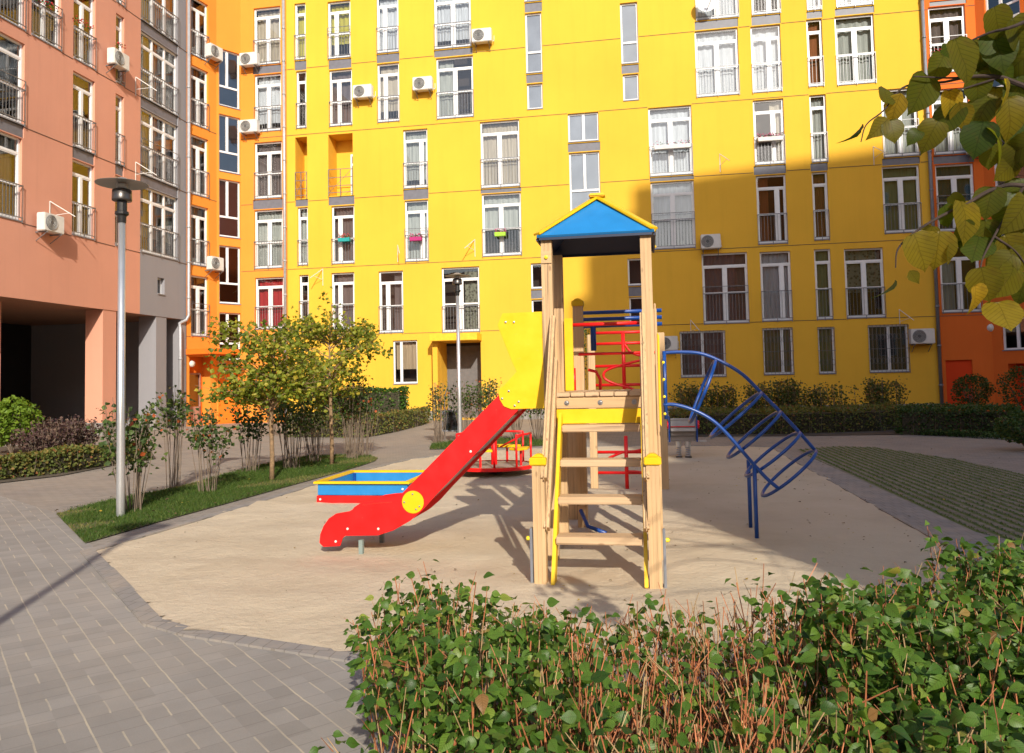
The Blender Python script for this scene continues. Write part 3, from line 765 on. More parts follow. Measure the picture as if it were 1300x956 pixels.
b = MB(); b.box(xL-6, xR+4, .98, 13, .02, 19.0); b.box(xL-6.2, xR+4.2, -.25, 13.2, 19.003, 19.3); fy.part('roof', b, M['roofing'], fix=False)
def pipe(f, px_, mat, name='downpipe', z1=18.9, z0=.05):
    x = f.px(px_, 300)[0]; b = MB(); b.tube([(x, -.11, z0), (x, -.11, z1)], .06, 10)
    z = 1.0
    while z < z1: b.tube([(x, -.11, z), (x, -.11, z+.07)], .074, 10); b.box(x-.015, x+.015, -.06, -.001, z+.01, z+.05); z += 1.42
    return f.part(name, b, mat, smooth=True)
pipe(fy, 363, M['galv']); pipe(fy, 1184, M['galv_dark'])

# ------------------------------------------------------------------ ORANGE CORNER (left)
ob = empty('apartment_building', (xOL*U.x+O0.x, O0.y+xOL*U.y, 0), 0, 'orange rendered stair corner block left of the yellow facade', 'building')
fo = Facet(O0, -A, ob)
RY = [(322,356,9,82,dict(cur='b',tr=.84)), (323,357,94,167,dict(cur='w')), (323,358,180,252,dict(cur='p',rail=.46)), (323,359,266,341,dict(cur='c',rail=.46)), (324,360,352,418,dict(cur='r',label='window with deep red curtains'))]
for (a, b_, c, d_, k) in RY: fo.window(fo.rect(a, b_, c, d_), **k)
for (a, b_, c, d_) in ((321,357,83,93), (321,359,253,265)): fo.spandrel(*fo.rect(a, b_, c, d_))
fo.wall(xOL, xL, 0, 18.6, M['orange']); fo.interior(xOL, xL, 0, 18.6); fo.joints(xOL, xL-.03, ZS[:5], M['joint'])
P2 = O0 + U*xOL
P1 = Vector((-12.13, 32.0, 0)); P0 = Vector((-12.75, 30.5, 0))
angB = math.atan2(P2.y-P1.y, P2.x-P1.x); LB = (P2-P1).length
fb = Facet(P1, angB, ob)
xa, xb = LB*.10, LB*.97
for zb_, zt_ in ((13.3,15.75),(10.5,12.95),(7.75,10.2),(4.95,7.4),(2.6,4.6)):
    fb.window((xa, xb, zb_, zt_), style='S2', m=.42, rail=False, cur=('s' if zb_ > 7 else None), glassm='glass_dark')
fb.wall(0, LB, 0, 18.6, M['orange']); fb.interior(0, LB, 2.5, 18.6, .5)
b = MB(); b.box(.06, LB-.04, -.02, .03, .02, 2.15); dd = fb.part('utility_door', b, M['deep_orange'], bevel=.01)
b = MB(); b.tube([(LB*.2, -.03, 1.0), (LB*.2, -.07, 1.0), (LB*.32, -.07, 1.0)], .012, 6); b.build('handle', M['steel'], parent=dd)
angA = math.atan2(P1.y-P0.y, P1.x-P0.x); LA = (P1-P0).length
fa = Facet(P0, angA, ob)
xa, xb = LA*.14, LA*.72
for k_, z in enumerate(ZS[:5]): fa.window((xa, xb, z+.02, z+2.45), m=.5, cur=['o', 'k', 'c', 'o', 'o'][k_], label=None)
fa.spandrel(xa, xb, ZS[2]-.36, ZS[2]+.0) if False else None
for z in (ZS[2], ZS[3]+2.84, ZS[3]): pass
er2 = (xa-.08, xb+.12, .05, 2.75); fa.holes.append((*er2, .5))
fa.wall(0, LA, 0, 18.6, M['orange']); fa.interior(0, LA, 3.2, 18.6, .6); fa.joints(0, LA, ZS[:5], M['joint'])
b = MB(); b.box(er2[0]+.003, er2[1]-.003, .45, .49, .05, 2.745); bw = fa.part('entrance_back_wall', b, M['deep_orange'], fix=False)
b = MB(); x0, x1 = er2[0]+.08, er2[1]-.16
b.box(x0, x0+.07, .38, .44, .06, 2.1); b.box(x1-.07, x1, .38, .44, .06, 2.1); b.box(x0, x1, .38, .44, 2.03, 2.1); b.box(x0, x1, .38, .44, .06, .75)
dr = fa.part('entrance_door', b, simple('pink_brown_door_frame', (.38, .20, .15), .5))
b = MB(); b.quad((x0, .41, .7), (x1, .41, .7), (x1, .41, 2.05), (x0, .41, 2.05)); b.build('pane', M['glass_dark'], parent=dr, fix=False)
b = MB(); b.tube([(x0+.1, .37, 1.0), (x0+.1, .32, 1.0), (x0+.1, .32, 1.25), (x0+.1, .37, 1.25)], .012, 6); b.build('handle', M['steel'], parent=dr)
b = MB(); b.box(-.05, LA-.02, -1.25, -.004, 2.80, 3.02); fa.part('entrance_canopy', b, M['deep_orange'], bevel=.01)
b = MB(); b.lathe([(.0, .10), (.10, .08), (.13, .0)], 14, (xa+.05, 0, 0)); b.v = [(x, -z-.0, y+2.45) for (x, y, z) in b.v]; fa.part('wall_lamp', b, M['ac_white'], smooth=True)
b = MB(); b.box(-.002, LA+.002, .62, 6, .02, 18.6); fa.part('building_core', b, M['orange'], fix=False)
b = MB(); b.box(-.5, 3.2, -.1, 6, 18.603, 18.9); fa.part('roof', b, M['roofing'], fix=False)

# ------------------------------------------------------------------ SALMON / GREY BUILDING (left)
LL = 24.0
Os = P0 - N*LL
sb = empty('apartment_building', (Os.x, Os.y, 0), 0, 'salmon pink and grey apartment building raised on piers over a dark passage', 'building')
fs = Facet(Os, math.pi/2 - A, sb)
sx = lambda px, py=200: fs.px(px, py)[0]
def rowwin(px0, px1, row, **k):
    z = ZS[row]; x0, x1 = sx(px0), sx(px1)
    return fs.window((x0, x1, z+.03, z+2.48), **k)
# rows 1,2,3,4 = seams at 6.37, 9.21, 12.05, 14.9
ACOL = (-45, 30); BCOL = (92, 120); CCOL = (146.5, 157)
for row in (1, 2, 3): rowwin(ACOL[0], ACOL[1] if row > 1 else 28, row, m=.5, cur=['b', 'c', 'b'][row-1])
for row in (1, 2, 3, 4): rowwin(BCOL[0], BCOL[1], row, m=.5, cur=[None, 'p', 'r', 'b'][row-1], label='window with red curtain and flowers' if row == 3 else None)
rowwin(38, 76, 3, m=.5, cur='t'); rowwin(38, 76, 4, m=.5, cur='c')
for row in (1, 2, 3, 4): rowwin(CCOL[0], CCOL[1], row, style='FN', cur=['p', 'b', 'c', 'c'][row-1])
for row in (1, 2, 3, 4): rowwin(178.5, 226, row, style='F3', cur=['c', 'w', 'c', 'c'][row-1], tr=.8)
xg = sx(178.2)
for row in (2, 3, 4): fs.spandrel(sx(178.5), sx(226), ZS[row]-.33, ZS[row]+.03)
for c_, rws in ((ACOL, (2,)), (BCOL, (2,)), (CCOL, (2,))):
    for row in rws: fs.spandrel(sx(c_[0]), sx(c_[1]), ZS[row]-.33, ZS[row]+.03)
# small grey window
x0, z0 = fs.px(200, 362); x1, _z = fs.px(209, 345); fs.window((x0, x1, 4.98, 5.62), style='S1U', cur='p', rail=False, fw=.05, yf=.14)
ZB = 4.17
fs.wall(0, xg, ZB, 18.6, M['salmon'], depth=.22); fs.wall(xg, LL, ZB, 18.6, M['greywall'], depth=.22)
fs.interior(0, LL, ZB, 18.6, 1.0); fs.joints(0, LL, ZS[1:5], M['joint_salmon'])
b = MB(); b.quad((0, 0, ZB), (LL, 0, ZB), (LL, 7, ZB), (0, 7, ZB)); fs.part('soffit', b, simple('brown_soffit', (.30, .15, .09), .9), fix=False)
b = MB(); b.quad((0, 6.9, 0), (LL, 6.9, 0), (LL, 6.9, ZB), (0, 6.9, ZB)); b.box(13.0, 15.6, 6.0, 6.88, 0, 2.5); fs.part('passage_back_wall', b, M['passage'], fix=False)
b = MB(); b.quad((0, 0, 0), (0, 7, 0), (0, 7, 18.6), (0, 0, 18.6)); fs.part('end_wall', b, M['greywall'], fix=False)
b = MB(); b.v = [(LL, .3, 0), (LL, 7, 0), (LL, 7, ZB), (LL, .3, ZB), (LL, 0, ZB), (LL, 7, 18.6), (LL, 0, 18.6)]; b.f = [(0, 1, 2, 3), (4, 3, 2, 5, 6)]; fs.part('end_wall', b, M['greywall'], fix=False)
def pier(t0, t1, y0, y1, mat):
    b = MB(); b.box(LL-t1, LL-t0, y0, y1, .42, ZB-.002); p = fs.part('pier', b, mat)
    b = MB(); b.box(LL-t1-.01, LL-t0+.01, y0-.01, y1+.01, 0, .42); b.build('plinth', M['plinth'], parent=p)
pier(4.09, 4.75, .02, .67, M['salmon']); pier(7.85, 8.6, 1.0, 1.7, M['salmon']); pier(13.5, 14.2, .02, .7, M['salmon'])
pier(1.27, 1.90, .02, .72, M['greywall']); pier(-.01, .32, .02, 1.3, M['greywall'])
b = MB(); b.box(-.2, LL+.05, -.2, 12, 18.603, 18.9); fs.part('roof', b, M['roofing'], fix=False)
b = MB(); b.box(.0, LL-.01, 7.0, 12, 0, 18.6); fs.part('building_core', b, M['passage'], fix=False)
# downpipe with offset at the corner
b = MB(); xx = LL-.05
b.tube([(xx, -.13, 18.5), (xx, -.13, 4.35), (xx-.05, -.05, 4.15), (xx-.35, .05, 4.0), (xx-.45, -.06, 3.8), (xx-.45, -.06, .1)], .06, 10)
for z in (5, 6.4, 7.8, 9.2, 10.6, 12, 13.4): b.tube([(xx, -.13, z), (xx, -.13, z+.07)], .074, 10)
for z in (1.2, 2.6): b.tube([(xx-.45, -.06, z), (xx-.45, -.06, z+.07)], .074, 10)
fs.part('downpipe', b, M['galv'], smooth=True)

# ------------------------------------------------------------------ RED-ORANGE BUILDING (right)
rb = empty('apartment_building', (O0+U*xR).to_tuple(), 0, 'red orange apartment building at the right behind the overhanging branch', 'building')
fr_ = Facet(O0, -A, rb)
for (a, b_, c, d_, k) in ((1180,1227,7,92,dict(cur='p')), (1184,1231,112,196,dict(cur='c')), (1189,1238,208,294,dict(cur='t')), (1194,1245,312,397,dict(cur='cl'))):
    fr_.window(fr_.rect(a, b_, c, d_), m=.5, **k)
for (a, b_, c, d_) in ((1180,1227,0,6), (1185,1237,197,207)): fr_.spandrel(*fr_.rect(a, b_, c, d_))
rp = fr_.rect(1202, 1236, 457, 530); rp = (rp[0], rp[1], .15, rp[3]); fr_.holes.append((*rp, .08))
fr_.wall(xR, xOR, 0, 18.6, M['red_orange']); fr_.interior(xR, xOR, 2.5, 18.6); fr_.joints(xR+.05, xOR, ZS[:5], M['joint_salmon'])
b = MB(); b.quad((rp[0], .075, rp[2]), (rp[1], .075, rp[2]), (rp[1], .075, rp[3]), (rp[0], .075, rp[3])); fr_.part('recessed_panel', b, M['red_panel'], fix=False)
Px = O0 + U*xOR
ff = Facet(Px, R(-62), rb)
for zb_, zt_ in ((13.6, 16.0), (10.8, 13.1), (7.95, 10.3), (5.1, 7.4), (2.2, 3.35)):
    ff.window((.35, 1.55, zb_, zt_), style='S2' if zb_ > 3 else 'G', m=.42, rail=False, cur=None, glassm='glass_dark')
ff.holes.append((.5, 3.0, .05, 1.75, .5))
ff.wall(0, 8, 0, 18.6, M['red_orange']); ff.interior(0, 8, 0, 18.6, .55); 
b = MB(); b.quad((.5, .5, .05), (3.0, .5, .05), (3.0, .5, 1.75), (.5, .5, 1.75)); ff.part('recessed_panel', b, M['red_panel'], fix=False)
b = MB(); b.box(-.1, 8, .6, 5, .02, 18.6); ff.part('building_core', b, M['red_orange'], fix=False)
b = MB(); b.box(-3, 8, -.15, 5, 18.603, 18.9); ff.part('roof', b, M['roofing'], fix=False)

# ------------------------------------------------------------------ unseen building behind the camera, outline shaped to cast the big shade
sh = empty('apartment_building', (12, -14, 0), 0, 'unseen tall apartment building behind the camera, stepped outline shaped to shade the right half', 'building')
def blk(x0, x1, z, y1=-14.0, y0=-26, mat='yellow'):
    b = MB(); b.slab([(x0-12, 0), (x1-12, 0), (x1-12+2.3, -12), (x0-12+2.3, -12)][::-1], .02, z); b.build('shade_wing', M[mat], parent=sh)  # block widths, heights and skew follow the wanted shadow edge
wf = MB(); wf.box(0, 1.3, 0, .03, 0, 1.9); wg = MB(); wg.box(.07, .62, .031, .036, .07, 1.83); wg.box(.68, 1.23, .031, .036, .07, 1.83)
proto = None
low = empty('apartment_building', (-30, -44, 0), 0, 'unseen lower salmon apartment row, added far behind the camera to darken window reflections', 'building')  # added out of view to block bright sky in the window reflections
b = MB(); b.box(-60, 90, -12, 0, .02, 17.5); b.build('wall', M['salmon'], parent=low, fix=False)
blk(6.1, 8.3, 15.5, mat='orange'); blk(8.3, 10.8, 21.0, mat='orange'); blk(10.8, 11.4, 29.2); blk(11.4, 12.0, 31.0); blk(12.0, 13.2, 32.2); blk(13.2, 26, 33.3); blk(26, 52, 31.5)
for zz in range(7):
    for k in range(9):
        x = 14.2 + k*3.6; z = 3.0+zz*4.1
        if proto is None:
            w = wf.build('window', M['frame'], parent=sh); p = wg.build('pane', M['glass_dark'], parent=w); proto = (w, p)
        else:
            w = proto[0].copy(); COL.objects.link(w); w.parent = sh; p = proto[1].copy(); COL.objects.link(p); p.parent = w
        w.location = (x-12, .001, z)

# ------------------------------------------------------------------ AC units, dish, planters
def ac_unit(f, px, py, label, w=.80, scale=1.0, off=0.0):
    x, z = f.px(px, py, -.25); P = f.world(x, 0, z)
    t = empty('air_conditioner', P, f.ang, label, 'air conditioner', 'air conditioner units on the facades')
    t.scale = (scale,)*3
    b = MB(); b.box(-w/2, w/2, -.40, -.12, -.27, .27); b.build('casing', M['ac_white'], parent=t, bevel=.02)
    b = MB(); b.lathe([(.0, .01), (.05, .012), (.06, .0), (.19, .0), (.215, .012), (.23, .0)], 24); b.v = [(x_-.12, -.405-z_, y_) for (x_, y_, z_) in b.v]
    fan = b.build('fan_grille', M['ac_dark'], parent=t)
    b = MB()
    for r_ in (.075, .11, .145, .18, .21): b.tube([(-.12+r_*math.cos(a), -.42, r_*math.sin(a)) for a in [k*math.pi/9 for k in range(18)]], .0035, 4, closed=True)
    b.build('grille_ring', M['ac_white'], parent=fan)
    b = MB()
    for s in (-.28, .28): b.box(s-.015, s+.015, -.42, -.001, -.31, -.272); b.bar((s, -.38, -.30), (s, -.01, -.55), .02, .02)
    b.build('bracket', M['rail'], parent=t)
    b = MB(); b.tube([(w/2-.02, -.2, -.15), (w/2+.05, -.14, -.2), (w/2+.04, -.02, -.1), (w/2+.04, .01, .1)], .014, 6); b.build('pipe', M['ac_white'], parent=t)
ac_unit(fy, 612, 46, 'white air conditioner right of the widest window at the top of the yellow facade')
ac_unit(fy, 461, 117, 'white air conditioner on the yellow wall right of a window with dark plum curtain')
ac_unit(fy, 537, 107, 'white air conditioner on the yellow wall left of a wide window, its drain hose hanging')
ac_unit(fy, 902, 307, 'white air conditioner on the shaded yellow wall just right of the playhouse roof', .72)
ac_unit(fy, 848, 436, 'grey air conditioner low on the yellow wall beside the tower post', .72)
ac_unit(fy, 1170, 427, 'grey air conditioner low on the yellow wall next to the right downpipe')
ac_unit(fo, 317, 76, 'white air conditioner on the orange wall, upper one beside the left downpipe windows')
ac_unit(fo, 317, 161, 'white air conditioner on the orange wall, lower one beside the left downpipe windows')
ac_unit(fa, 272, 67, 'white air conditioner on the orange corner, upper one above the entrance', .7)
ac_unit(fa, 273, 335, 'white air conditioner on the orange corner, lower one above the entrance', .7)
ac_unit(fs, 150, 76, 'white air conditioner on the salmon wall high above the lamp post', .8)
ac_unit(fs, 64, 284, 'white air conditioner on the salmon wall above the dark passage, casting a slanted shadow', .8)
ac_unit(ff, 1283, 32, 'white air conditioner on the red orange wall at the top right corner', .75)
ac_unit(fr_, 1242, 185, 'white air conditioner on the red orange wall half hidden behind the leaves', .75)
# satellite dish
x, z = fy.px(897, 4, -.3); P = fy.world(x, 0, z)
t = empty('satellite_dish', P, -A, 'white satellite dish on the yellow facade at the top of the picture', 'satellite dish')
b = MB(); b.lathe([(0, 0), (.15, .012), (.28, .045), (.40, .095), (.403, .10)], 28)
rot = Matrix.Rotation(R(100), 4, 'X') @ Matrix.Identity(4)
b.v = [tuple(rot @ Vector(v) + Vector((0, -.35, .05))) for v in b.v]; b.build('reflector', M['frame'], parent=t, smooth=True)
b = MB(); b.tube([(0, -.36, -.3), (.1, -.70, -.15), (.12, -.78, .0)], .012, 6); b.tube([(0, -.30, 0), (0, -.1, -.1), (0, 0, -.1)], .02, 6); b.build('arm', M['rail'], parent=t)
b = MB(); b.box(.06, .2, -.83, -.76, -.03, .05); b.build('receiver', M['black'], parent=t)
# planters
def planter(f, px, py, w, mat, fl, label, n=40):
    x, z = f.px(px, py, -.15); P = f.world(x, 0, z)
    t = empty('flower_box', P, f.ang, label, 'flower box', 'flower boxes on the window railings')
    if mat:
        b = MB(); b.prism([(-w/2, .0), (w/2, .0), (w/2*.94, -.16), (-w/2*.94, -.16)], -.24, -.07); b.build('planter', M[mat], parent=t, bevel=.01)
    b = MB(); b.t = []
    for i in range(n*2):
        c = Vector((random.uniform(-w/2, w/2), random.uniform(-.25, -.05), random.uniform(-.02, .12))); add_leaf(b, c, .05, random.random()*.8)
    b.build('leaves', M['leaf_hedge'], parent=t, fix=False)
    b = MB()
    for i in range(n):
        c = Vector((random.uniform(-w/2, w/2), random.uniform(-.27, -.05), random.uniform(.0, .17))); r_ = .022
        b.lathe([(0, -r_), (r_, -r_*.3), (r_*.9, r_*.4), (0, r_*.7)], 5, c)
    b.build('flowers', M[fl], parent=t, fix=False)['kind'] = 'stuff'
def add_leaf(b, c, s, t, nrm=None, dr=None):
    if dr is None: dr = Vector((random.gauss(0, 1), random.gauss(0, 1), random.gauss(0, .6)))
    dr = dr.normalized()
    if nrm is None: nrm = Vector((random.gauss(0, .8), random.gauss(0, .8), random.gauss(.4, .8)))
    sd = dr.cross(nrm)
    if sd.length < 1e-3: sd = Vector((1, 0, 0))
    sd.normalize(); up = sd.cross(dr)
    n = len(b.v); h = s*.5
    for (a, e, k) in ((-.95, 0, 0), (-.1, .52, .12), (-.1, -.52, .12), (.3, .42, .10), (.3, -.42, .10), (1.05, 0, -.12), (.1, 0, 0)):
        b.v.append(tuple(c + dr*(a*h) + sd*(e*s*.85) + up*(k*s)))
    b.f += [(n, n+6, n+1), (n, n+2, n+6), (n+1, n+6, n+5, n+3), (n+6, n+2, n+4, n+5)]; b.t += [t]*4
planter(fy, 437, 302, .50, 'box_teal', 'flower_red', 'teal flower box with red flowers on a window rail of the yellow facade')
planter(fy, 528, 301, .52, 'box_pink', 'flower_pink', 'magenta flower box on a window rail, left of the lime one')
planter(fy, 635, 295, .45, 'box_lime', 'flower_pink', 'lime green flower box on a window rail left of the playhouse roof')
planter(fy, 978, 174, .95, 'box_white', 'flower_pink', 'row of pink and white flowers across a window right of the roof', 60)
planter(fy, 853, 184, 1.4, 'box_white', 'flower_pink', 'long white flower box with sparse pale flowers on a wide window above the roof', 22)
planter(fr_, 1194, 68, .6, 'box_green', 'flower_red', 'green flower box with red flowers on the red orange building')
planter(fs, 106, 33, .8, None, 'flower_red', 'trailing plants with red flowers on the railing of the salmon building', 30)
planter(fs, 60, 8, 1.0, None, 'flower_red', 'trailing plants on the top left railing of the salmon building', 30)
planter(fs, 153, 60, .35, None, 'flower_red', 'small trailing plant on the narrow window beside the salmon wall air conditioner', 14)
# clothes line brackets on the walls
def bracket(f, x_, y_, label, flip=1):
    x, z = f.px(x_, y_); P = f.world(x, 0, z)
    b = MB(); b.bar((0, -.01, .35), (0, -.01, -.35), .02, .02); b.bar((0, -.01, .35), (0.28*flip, -.65, -.10), .02, .02); b.bar((0, -.01, -.1), (.20*flip, -.5, 0), .012, .012)
    o = b.build('clothes_line_bracket', M['ac_white'], loc=P, ang=f.ang); tag(o, label, 'wall bracket', 'clothes line brackets on the facades')
bracket(fy, 505, 322, 'thin white bracket on the yellow wall left of the magenta flower box window')
bracket(fy, 603, 315, 'thin white bracket on the yellow wall left of the lime flower box window', -1)
bracket(fy, 410, 352, 'thin white bracket on the yellow wall above the young trees', -1)
bracket(fy, 914, 207, 'thin bracket on the yellow wall at the edge of the big shadow')
bracket(fy, 1109, 198, 'thin bracket on the yellow wall left of the drooping leaves')
bracket(fy, 877, 418, 'thin bracket over the barred ground floor window nearest the tower')
bracket(fy, 1142, 405, 'thin bracket over the barred window with teal curtain')
bracket(fs, 63, 270, 'thin bracket on the salmon wall over the low air conditioner')
bracket(fs, 172, 110, 'thin bracket on the salmon wall beside the grey wall windows')
bracket(fs, 172, 218, 'thin bracket on the salmon wall right of the lamp shade')
x, z = fr_.px(1259, 416, -.05); P = fr_.world(x, 0, z)
b = MB(); b.lathe([(0, .07), (.08, .06), (.13, .02), (.14, 0)], 18); b.v = [(a, -c-.002, e) for (a, e, c) in b.v]
tag(b.build('wall_lamp', M['ac_white'], loc=P, ang=-A, smooth=True), 'small round white lamp on the red orange wall', 'wall lamp')

# ------------------------------------------------------------------ PLAY TOWER
T0 = Vector((.313, 6.6, .0))
tw = empty('play_tower', T0, -A, 'wooden play tower with blue and yellow roof, red slide and plank steps', 'play tower')
D = .83
fT = Facet((T0.x, T0.y, 0), -A, tw); fT.O = Vector((T0.x, T0.y, 0))
def tp(px, py, n=0.0): return fT.px(px, py, n)
def grooved(b, x, y, z0, z1, w=.09):       # glued post: three strips with fine grooves
    g = .003; h = w/2; t = w/3
    for i in range(3): b.box(x-h+i*t+(g if i else 0), x-h+(i+1)*t, y-h, y+h, z0, z1)
    b.box(x-h+.004, x+h-.004, y-h+.004, y+h-.004, z0, z1-.001)
def post(x, y, z0, z1, w=.09, mat='wood'):
    b = MB(); grooved(b, x, y, z0, z1, w); return b.build('post', M[mat], parent=tw, fix=False)
EV = 2.69
posts = [post(0, 0, 0, EV), post(D, 0, 0, EV), post(0, D, 0, EV), post(D, D, 0, EV)]
SN = -.80
cap = lambda b, x, y, z: (b.box(x-.062, x+.062, y-.062, y+.062, z-.035, z+.02), b.prism([(x-.05, z+.018), (x+.05, z+.018), (x+.02, z+.045), (x-.02, z+.045)], y-.05, y+.05))
for x in (0.0, D):
    p = post(x, SN, 0, .90)
    b = MB(); cap(b, x, SN, .915); b.build('cap', M['pyellow'], parent=p, bevel=.006)
    s = -1 if x == 0 else 1
    b = MB(); b.box(x+s*.066-.010, x+s*.066+.010, SN-.025, SN+.025, 0, .42); q = b.build('ground_bracket', M['galv_dark'], parent=p, bevel=.004)
    b = MB(); b.lathe([(0, 0), (.016, .0), (.016, .022), (0, .03)], 10); b.v = [(x+s*(.078+c), SN+a, .34+e) for (a, e, c) in b.v]; b.build('bolt_cap', M['bolt_yellow'], parent=q)
# rear posts of the lower module
p = post(.13, 1.45, 0, 2.28, .10); b = MB(); cap(b, .13, 1.45, 2.29); b.build('cap', M['pyellow'], parent=p, bevel=.006)
post(-.02, 1.88, 0, 1.30, .15); post(.88, 1.45, 0, 2.20)
# deck
b = MB(); nb = 6
for i in range(nb):
    xa = .052+(D-.104)*i/nb; b.box(xa+.004, xa+(D-.104)/nb-.004, -.04, 1.45, 1.36, 1.395)
tw_deck = b.build('platform', M['woody'], parent=tw, bevel=.004)
b = MB(); b.box(.052, D-.052, -.02, .025, 1.262, 1.355); bm_ = b.build('beam', M['woodx'], parent=tw, bevel=.004)
for i in range(3):
    x = .14+.28*i; b = MB()
    b.lathe([(0, .012), (.010, .012), (.012, 0), (.022, .0), (.022, -.004)], 10)
    b.v = [(a+x, -.024-c, e+1.308) for (a, e, c) in b.v]; b.build('bolt', M['bolt'], parent=bm_)
b = MB(); b.box(.052, D-.052, -.012, .02, 1.135, 1.255); b.build('front_panel', M['pyellow'], parent=tw, bevel=.003)
b = MB(); b.box(.052, D-.052, .80, .90, 1.24, 1.355); b.box(.052, .10, .05, 1.40, 1.24, 1.355); b.box(D-.10, D-.052, .05, 1.40, 1.24, 1.355); b.build('beam', M['woodx'], parent=tw)
# steps
for i, z in enumerate((.335, .60, .865, 1.128)):
    n = -.62+.197*i
    b = MB(); w0 = .106; b.box(w0, D-.084, n-.10, n+.085, z-.056, z); b.build('step', M['woody'], parent=tw, bevel=.006)
# yellow stringers and handrails
for x in (.090, D-.068):
    b = MB(); b.bar((x, SN+.0, -.02), (x, -.04, 1.20), .028, .13, up=(0, 0, 1)); b.build('stringer', M['pyellow'], parent=tw, bevel=.004)
for x in (-.005, D+.005):
    s = 1 if x < .2 else -1
    for (za, zb_, dx) in ((.76, 2.04, .050), (.40, 1.68, .060)):
        b = MB(); b.bar((x+s*dx, SN-.05, za), (x+s*dx, -.03, zb_), .040, .105); b.build('handrail', M['wood_s'], parent=tw, bevel=.018)
# tall tan boards beside the right post
b2 = MB(); b2.box(D+.052, D+.068, -.03, .06, .0, 2.12); b2.build('side_board', M['wood'], parent=tw, bevel=.005)
# entry panel (yellow strip) and right side panel edge
b = MB(); b.box(.055, .135, .74, .77, 1.40, 2.08); b.build('entry_panel', M['pyellow'], parent=tw, bevel=.004)
b = MB(); b.prism([(D+.070, 1.13), (D+.088, 1.10), (D+.090, 1.85), (D+.074, 1.88)], .0, .9); sp_ = b.build('side_panel', M['pyellow'], parent=tw)
# roof : four sloped panels with yellow hip boards
ex, ez, ap = .075, EV+.015, 3.10
cx_, cy_ = D/2, D/2
c4 = [(-ex, -ex), (D+ex, -ex), (D+ex, D+ex), (-ex, D+ex)]
roofp = None
rf = empty('roof', (0, 0, 0)); rf.parent = tw; M['shade_navy'] = simple('inside_shade_navy', (.006, .02, .06), .5)  # dark blue carries the shade inside the roof
apex = Vector((cx_, cy_, ap))
for k in range(4):
    a = Vector((*c4[k], ez)); c = Vector((*c4[(k+1) % 4], ez)); nn = (c-a).cross(apex-a).normalized()
    b = MB(); lo = [a, c, apex]; up = [q + nn*.022 for q in lo]
    b.v = [tuple(q) for q in lo+up]; b.f = [(0, 2, 1), (3, 4, 5), (0, 1, 4, 3), (1, 2, 5, 4), (2, 0, 3, 5)]
    o = b.build('roof_panel', M['blue'] if k in (0, 2) else M['pyellow'], parent=rf)
    b = MB(); b.bar(a+nn*.0+Vector((0, 0, .030)), apex+Vector((0, 0, .042)), .085, .022); b.build('hip_board', M['pyellow'], parent=rf, bevel=.004)
    lo2 = [q - nn*.004 for q in lo]; b = MB(); b.v = [tuple(q) for q in lo2]; b.f = [(0, 1, 2)]; b.build('roof_shade_sheet', M['shade_navy'], parent=rf, fix=False)  # dark sheet under each panel paints the shade inside the roof
for k in range(4):   # eave rim boards, coloured as dark as the shade under the roof
    a = Vector((*c4[k], ez-.012)); c = Vector((*c4[(k+1) % 4], ez-.012)); e = (c-a).normalized()
    b = MB(); b.bar(a+e*.02, c-e*.02, .016, .02); b.build('eave_board', M['shade_navy'], parent=rf)
b = MB(); b.box(cx_-.07, cx_+.07, cy_-.07, cy_+.07, ap+.03, ap+.062); b.build('roof_cap', M['pyellow'], parent=rf, bevel=.01)
b = MB(); b.box(-.045, .045, -.056, -.051, EV-.20, EV-.10); q = b.build('fixing_plate', M['woodx'], parent=posts[0])
b = MB(); b.lathe([(0, 0), (.016, 0), (.016, .012), (0, .018)], 10); b.v = [(a, -.057-c, e+EV-.15) for (a, e, c) in b.v]; b.build('bolt', M['bolt_yellow'], parent=posts[0])
# slide : side panels, chute, disc, entry panels, feet
def arc(cx, cy, r, a0, a1, n): return [(cx+r*math.cos(R(a0+(a1-a0)*i/n)), cy+r*math.sin(R(a0+(a1-a0)*i/n))) for i in range(n+1)]
redpx = [(634,501),(672,500),(658,520.5),(600,580),(553,629),(536,648),(521,661),(500,673),(480,679.5),(439,680),(435,683),(432,693),(411,694),(406,689),(407,678),(411,668),(418,658),(427,652),(444,649),(452,644),(460,641),(475,639),(498,637.5),(508,631),(512,625)]
Yn, Yf = .0, .60
pts = [tp(*p_, Yn) for p_ in redpx]
sl = None
for n_ in (Yn, Yf):
    b = MB(); b.prism(pts, n_-.012, n_+.012); o = b.build('slide_side', M['red'], parent=tw, bevel=.004)
    if sl is None: sl = o
    for (bx, bz) in ((598, 573), (442, 671), (481, 671), (427, 687)):
        if n_ == Yn:
            x, z = tp(bx, bz, Yn); b = MB(); b.lathe([(0, 0), (.011, 0), (.010, .006), (0, .009)], 8); b.v = [(a+x, Yn-.013-c, e+z) for (a, e, c) in b.v]; b.build('bolt', M['bolt_white'], parent=sl)
